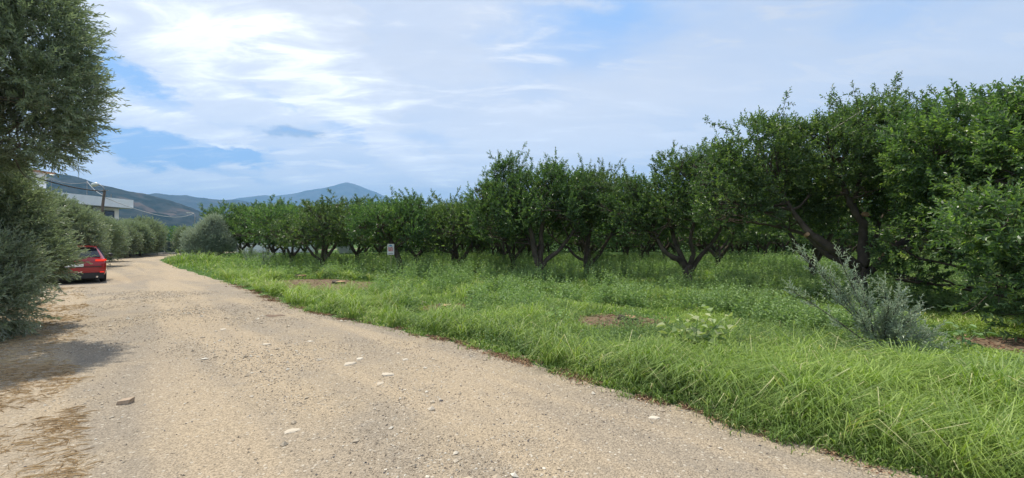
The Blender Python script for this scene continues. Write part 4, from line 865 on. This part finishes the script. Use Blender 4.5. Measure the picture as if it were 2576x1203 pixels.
# ------------------------------------------------------------------ board on a stake
x_, y_, _ = at(983, 20.0)
t = thing('sign_board', 'small white board with red letters on a wooden stake in front of the trees', 'sign', (x_, y_, 0), R(-4))
M['signw'] = mat_plain('sign_white', (.78, .78, .76), .5, vary=.04); M['signr'] = mat_plain('sign_red', (.55, .045, .035), .5, vary=.1)
M['signb'] = mat_plain('sign_blue', (.12, .30, .52), .5, vary=.1); M['signk'] = mat_plain('sign_dark', (.06, .07, .09), .5, vary=.1); M['stake'] = mat_plain('stake_wood', (.45, .36, .20), .8, vary=.2, nscale=15)
zt = zat(614, 20); zb = zat(641, 20)
a = Acc(); a.box((0, .03, zt / 2 - .1), (.035, .025, zt)); a.build('stake', M['stake'], t)
a = Acc(); a.box((0, 0, (zt + zb) / 2), (.32, .018, zt - zb)); a.build('board', M['signw'], t)
a = Acc(); a.add([(-.10, -.011, zt - .10), (.10, -.011, zt - .10), (.03, -.011, zt - .035), (-.03, -.011, zt - .035)], [(0, 1, 2, 3)]); a.box((0, -.011, zt - .112), (.24, .003, .014)); a.build('logo', M['signb'], t)
def text(body, size, loc, mat, parent, name, sx=1, sy=1):
    cu = bpy.data.curves.new(name, 'FONT'); cu.body = body; cu.size = size; cu.align_x = 'CENTER'; cu.align_y = 'CENTER'; cu.extrude = .001; cu.offset = .004
    cu.materials.append(mat); o = bpy.data.objects.new(name, cu); C.objects.link(o); o.parent = parent; o.location = loc; o.rotation_euler = (R(90), 0, 0); o.scale = (sx, sy, 1)
    bpy.context.view_layer.update(); me = bpy.data.meshes.new_from_object(o); me.name = name; m2 = bpy.data.objects.new(name, me); C.objects.link(m2)
    m2.parent = parent; m2.location = loc; m2.rotation_euler = (R(90), 0, 0); m2.scale = (sx, sy, 1); bpy.data.objects.remove(o); m2.name = name; return m2
text('ΠΩΛΕΙΤΑΙ', .1, (0, -.012, (zt + zb) / 2 - .01), M['signr'], t, 'lettering', .52, 2.3)
a = Acc(); 
a.box((0, -.011, zb + .045), (.22, .003, .022))
a.build('small_print', M['signk'], t)

# ------------------------------------------------------------------ red hatchback
M['paint'] = mat_plain('red_paint', (.32, .010, .016), .28, vary=.03, coat=.6); M['glass'] = mat_plain('car_glass', (.02, .03, .04), .08, vary=.05, spec=.8)
M['blackp'] = mat_plain('black_plastic', (.018, .018, .02), .5, vary=.1); M['tyre'] = mat_plain('tyre_rubber', (.02, .02, .02), .85, vary=.1); M['rim'] = mat_plain('rim_metal', (.5, .5, .52), .35, .8)
M['lamp'] = mat_plain('tail_lamp', (.7, .02, .01), .2, emit=((1, .03, .01), .5), coat=.5); M['plate'] = mat_plain('plate_white', (.8, .8, .78), .4, vary=.03); M['chrome'] = mat_plain('chrome', (.7, .7, .7), .15, 1)
gx, gy = -16.5, 16.2
car = thing('red_car', 'red hatchback facing away on the left of the road, half hidden by olive branches', 'car', (gx, gy, .004), R(45))
# local: +y forward, +x right; rear at y=0
st = [(0.00, .80, .30, .62, .74, .78, .70), (.05, .865, .26, .64, .80, .93, .76), (.14, .89, .24, .66, .86, 1.00, .72), (.30, .895, .22, .68, .92, 1.18, .66), (.46, .90, .20, .68, .94, 1.36, .62), (.62, .90, .20, .68, .95, 1.425, .60),
      (1.2, .90, .19, .68, .95, 1.46, .61), (2.1, .90, .19, .68, .94, 1.46, .62), (2.6, .90, .19, .68, .93, 1.36, .60), (3.15, .89, .19, .68, .90, 1.02, .68), (3.7, .86, .20, .66, .84, .90, .66), (4.0, .78, .24, .60, .74, .78, .60), (4.08, .70, .30, .55, .66, .70, .55)]
V = []; 
for (yy, w, zb_, zm, zbt, zt_, wt) in st:
    half = [(w * .86, zb_), (w * .97, zb_ + .08), (w, (zb_ + zm) / 2 + .03), (w, zm), (w * .985, zm + (zbt - zm) * .6), (w * .945, zbt), (wt * 1.06, zt_ - .07 if zt_ - zbt > .15 else (zbt + zt_) / 2), (wt * .92, zt_ - .015), (wt * .45, zt_ + .005)]
    ring = [(p[0], yy, p[1]) for p in half] + [(-p[0], yy, p[1]) for p in reversed(half)]; V += ring
nr = 18; F = [(i * nr + j, i * nr + (j + 1) % nr, (i + 1) * nr + (j + 1) % nr, (i + 1) * nr + j) for i in range(len(st) - 1) for j in range(nr)]
a = Acc(); a.add(V, [F, [tuple(range(nr))[::-1]], [tuple((len(st) - 1) * nr + q for q in range(nr))]]); body = a.build('body', M['paint'], car, smooth=True)
md = body.modifiers.new('sub', 'SUBSURF'); md.levels = md.render_levels = 1
def slab(name, P, mat, parent=car, th=.012, nrm=(0, -1, .0)):
    P = np.array(P, float); nv = np.cross(P[1] - P[0], P[2] - P[0]); nv /= np.linalg.norm(nv); n = len(P)
    V = np.concatenate([P - nv * .03, P + nv * th]); a = Acc(); F4 = [(i, (i + 1) % n, n + (i + 1) % n, n + i) for i in range(n)]
    a.add(V, [F4] + [[tuple(range(n, 2 * n)), tuple(range(n))[::-1]]]) if n != 4 else a.add(V, [F4 + [(4, 5, 6, 7), (3, 2, 1, 0)]])
    return a.build(name, M[mat], parent)
slab('rear_window', [(-.72, .135, 1.00), (.72, .135, 1.00), (.60, .40, 1.335), (-.60, .40, 1.335)], 'glass', th=.02)
for s in (-1, 1):
    P = [(s * .865, .62, .97), (s * .665, .80, 1.36), (s * .675, 2.30, 1.37), (s * .86, 2.95, .965)]
    slab('side_window', P if s < 0 else P[::-1], 'glass', th=.012)
a = Acc(); a.box((0, .40, 1.405), (1.24, .30, .035)); sp = a.build('spoiler', M['paint'], car)
a = Acc(); a.box((0, .30, 1.375), (1.16, .06, .025)); a.build('spoiler_lip', M['blackp'], car)
for s in (-1, 1):
    a = Acc(); a.box((s * .70, .045, .875), (.26, .10, .075)); a.box((s * .835, .13, .885), (.10, .20, .065)); a.build('tail_light', M['lamp'], car)
    a = Acc(); a.box((s * .76, -.0, .42), (.12, .04, .04)); a.build('reflector', M['lamp'], car)
    a = Acc(); a.tube([(s * .62, .02, .24), (s * .62, -.04, .24)], .035, 10); a.build('exhaust', M['chrome'], car)
    m_ = Acc(); m_.tube([(s * .96, 2.50, 1.0), (s * 1.02, 2.46, 1.02), (s * 1.10, 2.46, 1.02), (s * 1.15, 2.48, 1.01)], [.05, .085, .085, .04], 10); m_.tube([(s * .86, 2.55, .95), (s * .98, 2.50, .99)], .03, 6); m_.build('mirror', M['blackp'], car, smooth=True)
    for wy in (.78, 3.38):
        w_ = Acc(); w_.tube([(s * .70, wy, .315), (s * .73, wy, .315), (s * .87, wy, .315), (s * .90, wy, .315)], [.27, .315, .315, .28], 22); wh = w_.build('wheel', M['tyre'], car, smooth=False)
        w_ = Acc(); w_.tube([(s * .88, wy, .315), (s * .905, wy, .315)], .20, 14); w_.build('rim', M['rim'], wh)
a = Acc(); a.box((0, .04, .30), (1.62, .14, .20)); a.build('rear_bumper', M['blackp'], car)
a = Acc(); a.box((0, 2.0, .21), (1.66, 3.6, .12)); a.build('underside', M['blackp'], car)
a = Acc(); a.box((0, -.012, .70), (.50, .02, .11)); a.build('number_plate', M['plate'], car)
a = Acc(); a.box((0, .03, .63), (1.5, .10, .03)); a.build('bumper_crease', M['blackp'], car)

# ------------------------------------------------------------------ white house
M['wallw'] = mat_plain('white_plaster', (.80, .81, .82), .85, vary=.06, nscale=1.5, bump=.1); M['wallc'] = mat_plain('cream_plaster', (.72, .70, .64), .85, vary=.05, nscale=1.5)
M['tile'] = mat_plain('roof_tile', (.45, .22, .13), .85, vary=.25, nscale=8); M['metal'] = mat_plain('grey_metal', (.30, .30, .31), .5, .6, vary=.15); M['darkm'] = mat_plain('dark_awning', (.05, .045, .05), .7)
h = thing('white_house', 'white house with a long roof parapet and a balcony above the roadside olives', 'house', (-46.2, 52, 0), 0)
a = Acc(); a.box((-7.2, -8, 2.75), (12, 15.6, 5.5)); a.build('wall', M['wallc'], h)
a = Acc(); a.box((-6.0, -8.0, 6.03), (12.4, 16.4, 1.02)); pp = a.build('parapet', M['wallw'], h)
a = Acc(); a.box((-6.0, -8.0, 5.49), (12.1, 16.1, .05)); a.build('soffit', M['metal'], h)
a = Acc(); a.box((-.1, -8, 3.10), (2.2, 16.2, .18)); bal = a.build('balcony', M['wallw'], h)
a = Acc(); a.box((.95, -8, 4.02), (.05, 16.2, .05)); a.box((.95, -8, 3.25), (.04, 16.2, .04))
for k in range(95): a.box((.95, -16 + k * .17, 3.64), (.025, .025, .78))
a.build('railing', M['metal'], bal)
a = Acc(); a.box((-3.9, -10.4, 7.5), (5.0, 4.6, 2.0)); a.build('roof_room', M['wallw'], h)
a = Acc(); a.box((-3.7, -10.2, 8.58), (5.6, 5.2, .10)); a.build('roof', M['tile'], h)
for k, yy in enumerate((-1.5, -4.6, -7.0)):
    f = Acc(); f.box((-1.16, yy, 4.2), (.06, 1.3, 1.9)); wf = f.build('window', M['darkm'], h)
    f = Acc(); f.box((-1.12, yy, 4.2), (.02, 1.1, 1.7)); f.build('pane', M['glass'], wf)
for (q, mm) in ((((-.9, -5.5, 4.95), (1.7, 4.6, .06)), 'darkm'),):
    a = Acc(); cA, sA = math.cos(R(14)), math.sin(R(14)); a.box(q[0], q[1], M=[[cA, 0, sA], [0, 1, 0], [-sA, 0, cA]]); a.build('awning', M[mm], h)
for (yy, hh) in ((-9.0, 1.3), (-5.4, 1.6), (-2.6, .5)):
    a = Acc(); a.tube([(.1, yy, 6.5), (.1, yy, 6.5 + hh)], .03, 6); a.build('roof_pole', M['metal'], h)
a = Acc(); a.tube([(.1, -9.0, 7.7), (.1, -7.2, 7.55), (.1, -5.4, 7.9)], .018, 4); a.build('roof_cable', M['metal'], h)
# chimney pipe on the balcony front
a = Acc(); a.box((-.6, -4.0, 5.1), (.25, .25, 1.1)); a.build('chimney', M['metal'], h)

# ------------------------------------------------------------------ lamps, cables, fence, walls
M['pole'] = mat_plain('wooden_pole', (.16, .12, .10), .85, vary=.3, nscale=10); M['lampg'] = mat_plain('lamp_glass', (.62, .64, .62), .3, vary=.05)
dL = 34.0; b0 = np.array(at(241, dL, 0)); tp = np.array(at(263, dL, zat(478, dL)))
t = thing('street_lamp', 'wooden street lamp pole leaning right in front of the white house', 'street lamp', tuple(b0), 0, 'street lamps')
a = Acc(); a.tube([(0, 0, -.1), tuple((tp - b0) * .5), tuple(tp - b0)], [.12, .10, .085], 10); a.build('pole', M['pole'], t)
q = tp - b0; a = Acc(); a.tube([q + (0, 0, -.1), q + (-.1, 0, .20), q + (-.28, -.05, .38), q + (-.45, -.1, .42)], .04, 7); a.build('arm', M['metal'], t, smooth=True)
a = Acc(); a.tube([q + (-.38, -.08, .42), q + (-.55, -.12, .44), q + (-.75, -.16, .38), q + (-.88, -.2, .30)], [.07, .15, .16, .06], 9); a.build('lamp_head', M['lampg'], t, smooth=True)
a = Acc(); a.box(q + (.0, 0, -.05), (.6, .06, .05)); a.build('crossbar', M['metal'], t)
dM = 100.0; b1 = np.array(at(490, dM, 0)); tm_ = np.array(at(487, dM, zat(538, dM)))
t2 = thing('street_lamp', 'distant curved grey street lamp above the silvery olive bush', 'street lamp', tuple(b1), 0, 'street lamps')
q2 = tm_ - b1; a = Acc(); a.tube([(0, 0, -.1), (0, 0, q2[2] - .9), (-.05, 0, q2[2] - .2), (-.4, 0, q2[2] + .15), (-1.1, 0, q2[2] + .25)], [.13, .11, .09, .08, .07], 8); a.build('pole', M['metal'], t2, smooth=True)
a = Acc(); a.box(q2 + (-1.3, 0, .24), (.7, .3, .14)); a.build('lamp_head', M['lampg'], t2)
def cable(label, A, B, r, sag, mat='darkm'):
    A, B = np.array(A), np.array(B); u = np.linspace(0, 1, 22)[:, None]; P = A + (B - A) * u; P[:, 2] -= sag * 4 * (u * (1 - u))[:, 0]
    a = Acc(); a.tube(P, r, 5); o = a.build('overhead_cable', M[mat], smooth=True); return tag(o, label, 'cable', 'overhead cables')
M['cablew'] = mat_plain('pale_cable', (.45, .45, .45), .6)
cable('thick dark overhead cable running left from the leaning lamp pole', tp + (0, 0, -.1), at(40, 24, zat(428, 24)), .045, .25)
cable('thin pale cable from the leaning lamp pole to the distant lamp', tp + (0, 0, -.6), tm_ + (0, 0, .1), .030, 1.2, 'cablew')
cable('thin cable from the leaning lamp pole to the roof pole of the white house', tp + (0, 0, -.5), (-46.1, 46.6, 8.05), .02, .2, 'cablew')

t = thing('fence', 'dark green mesh fence panel with a grey post at the end of the road', 'fence', at(395, 57), R(3))
M['fmesh'] = mat_plain('fence_mesh', (.035, .048, .05), .8, vary=.2, nscale=2); M['conc'] = mat_plain('concrete', (.34, .33, .31), .9, vary=.2, nscale=3)
a = Acc()
for k in range(40): a.box((-1 + k * .205, .02 * math.sin(k * .9), .78), (.207, .02, 1.62))
a.build('mesh_panel', M['fmesh'], t)
for xx in (-1.1, 1.0, 3.12, 5.3, 7.2): a = Acc(); a.box((xx, -.05, .85), (.12, .08, 1.8)); a.build('post', M['conc'], t)
t = thing('low_wall', 'low rough stone edging below the olives at the far end of the road', 'low wall', (0, 0, 0))
a = Acc(); rg = np.random.default_rng(4); pts = [ground(262, 646), ground(300, 645), ground(350, 643.5), ground(400, 641), ground(440, 640)]
for i in range(len(pts) - 1):
    A_, B_ = np.array(pts[i]), np.array(pts[i + 1]); L_ = np.linalg.norm(B_ - A_); nb = int(L_ / .5) + 1
    for k in range(nb):
        c = A_ + (B_ - A_) * (k + .5) / nb; a.box((c[0], c[1] + .3, .10), (L_ / nb * .96, .3, .20 + .08 * rg.random()), rz=math.atan2(*(B_ - A_)[::-1]), a=.5)
a.build('stone_row', M['conc'], t)
t = thing('white_wall', 'long low white building wall seen under the trees behind the saplings', 'wall', at(592, 58), 0)
a = Acc(); a.box((4.6, 1.5, 1.1), (9.4, 3, 2.2)); a.build('wall', M['wallw'], t); a = Acc(); a.box((4.6, 1.5, 2.28), (9.7, 3.3, .16)); a.build('coping', M['conc'], t)
a = Acc(); a.box((1.2, -.03, 1.0), (.12, .08, 2.0)); a.build('drain_pipe', M['metal'], t)
t = thing('shed', 'small white shed glimpsed between the trunks left of the small board', 'shed', at(868, 56), 0)
a = Acc(); a.box((0, 0, .9), (1.4, 1.6, 1.8)); a.build('wall', M['wallw'], t); a = Acc(); a.box((0, 0, 1.85), (1.7, 1.9, .1)); a.build('roof', M['metal'], t)

# ------------------------------------------------------------------ mountains
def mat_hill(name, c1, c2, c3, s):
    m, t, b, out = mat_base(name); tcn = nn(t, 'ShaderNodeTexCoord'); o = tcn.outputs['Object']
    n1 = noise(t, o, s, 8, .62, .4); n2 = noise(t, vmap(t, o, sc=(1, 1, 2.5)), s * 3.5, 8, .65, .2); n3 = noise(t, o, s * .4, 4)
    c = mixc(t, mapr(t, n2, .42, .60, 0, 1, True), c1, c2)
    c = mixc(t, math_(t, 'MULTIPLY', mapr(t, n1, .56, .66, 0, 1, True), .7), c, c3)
    lk(t, c, b.inputs['Base Color']); b.inputs['Roughness'].default_value = 1; b.inputs['Specular IOR Level'].default_value = 0
    return m
def ridge(name, prof, rfoot, rridge, seed, mat, rough, n=420, rows=60, amp=1.0):
    pxs = np.array([p[0] for p in prof], float); pys = np.array([p[1] for p in prof], float)
    px = np.linspace(pxs[0], pxs[-1], n); py = np.interp(px, pxs, pys) + (fbm(px * .06, px * 0, seed, 5) - .5) * rough
    aa = np.arctan((px - PX) / FP); V = []
    for j in range(rows + 12):
        tt = j / rows; r = rfoot + (rridge - rfoot) * tt
        hr = (HZ - py) / FP * (rridge * np.cos(aa)) + EYE
        if tt <= 1: hh = hr * (tt ** 1.25)
        else: hh = hr * (1 - (tt - 1) * 2.5)
        X = r * np.sin(aa); Y = r * np.cos(aa); sc_ = 6.0 / rridge
        gul = (1 - np.abs(2 * fbm(X * sc_ * 2, Y * sc_ * 2, seed + 3, 6) - 1)) - .75
        hh = hh + gul * hr * .42 * amp * (4 * tt * (1 - min(tt, 1)) if tt < 1 else 0)
        V.append(np.stack([X, Y, np.maximum(hh, 0) - .5 * (tt == 0)], 1))
    V = np.concatenate(V); F = [(j * n + i, j * n + i + 1, (j + 1) * n + i + 1, (j + 1) * n + i) for j in range(rows + 11) for i in range(n - 1)]
    a = Acc(); a.add(V, [F]); return tag(a.build(name, mat, smooth=True), kind='structure')
near = [(-900, 330), (-500, 370), (-200, 385), (0, 405), (100, 428), (140, 436), (190, 444), (250, 464), (330, 483), (365, 488), (400, 497), (430, 505), (460, 515), (500, 530), (540, 556), (600, 580), (680, 600), (740, 604)]
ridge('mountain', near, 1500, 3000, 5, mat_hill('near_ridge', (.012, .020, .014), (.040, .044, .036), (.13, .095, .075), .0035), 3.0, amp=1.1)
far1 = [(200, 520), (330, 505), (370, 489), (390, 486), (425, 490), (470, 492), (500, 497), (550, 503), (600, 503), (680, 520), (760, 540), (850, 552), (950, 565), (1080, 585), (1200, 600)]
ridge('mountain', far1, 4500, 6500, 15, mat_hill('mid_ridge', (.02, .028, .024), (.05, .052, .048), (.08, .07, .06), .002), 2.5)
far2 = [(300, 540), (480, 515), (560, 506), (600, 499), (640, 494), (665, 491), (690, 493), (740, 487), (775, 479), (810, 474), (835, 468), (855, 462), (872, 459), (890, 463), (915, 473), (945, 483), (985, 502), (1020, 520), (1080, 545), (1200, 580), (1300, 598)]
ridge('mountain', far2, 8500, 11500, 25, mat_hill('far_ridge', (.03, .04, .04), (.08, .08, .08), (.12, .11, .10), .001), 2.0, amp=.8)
# wind turbine on the near ridge
rt = 3000; ang = math.atan((197 - PX) / FP); X, Y = rt * math.sin(ang), rt * math.cos(ang); z0 = EYE + (HZ - 447) / FP * Y; z1 = EYE + (HZ - 427.5) / FP * Y
M['turb'] = mat_plain('turbine_white', (.75, .75, .76), .5)
t = thing('wind_turbine', 'white three-bladed wind turbine on the near mountain ridge', 'wind turbine', (X, Y, z0))
a = Acc(); a.tube([(0, 0, -8), (0, 0, z1 - z0)], [2.6, 1.7], 8); a.build('tower', M['turb'], t)
a = Acc(); a.box((2, 0, z1 - z0), (9, 4, 4)); a.build('nacelle', M['turb'], t)
for k in range(3):
    th = R(80 + 120 * k); dv = np.array((math.cos(th) * .55, math.cos(th) * .6, math.sin(th))); c0 = np.array((-3, 0, z1 - z0))
    a = Acc(); a.tube([c0, c0 + dv * 10, c0 + dv * 38], [1.2, 2.0, .6], 5); a.build('blade', M['turb'], t)

# ------------------------------------------------------------------ haze
m = bpy.data.materials.new('haze_air'); m.use_nodes = True; t = m.node_tree; t.nodes.clear()
out = nn(t, 'ShaderNodeOutputMaterial'); pv = nn(t, 'ShaderNodeVolumePrincipled'); lk(t, pv.outputs[0], out.inputs['Volume'])
pv.inputs['Color'].default_value = (.32, .62, 1.0, 1); pv.inputs['Density'].default_value = 1.0e-4; pv.inputs['Anisotropy'].default_value = .0
a = Acc(); a.box((0, 6250, 799), (28400, 18900, 1600)); hz = a.build('haze', m); tag(hz, 'pale blue haze over the valley', 'haze', kind='stuff')
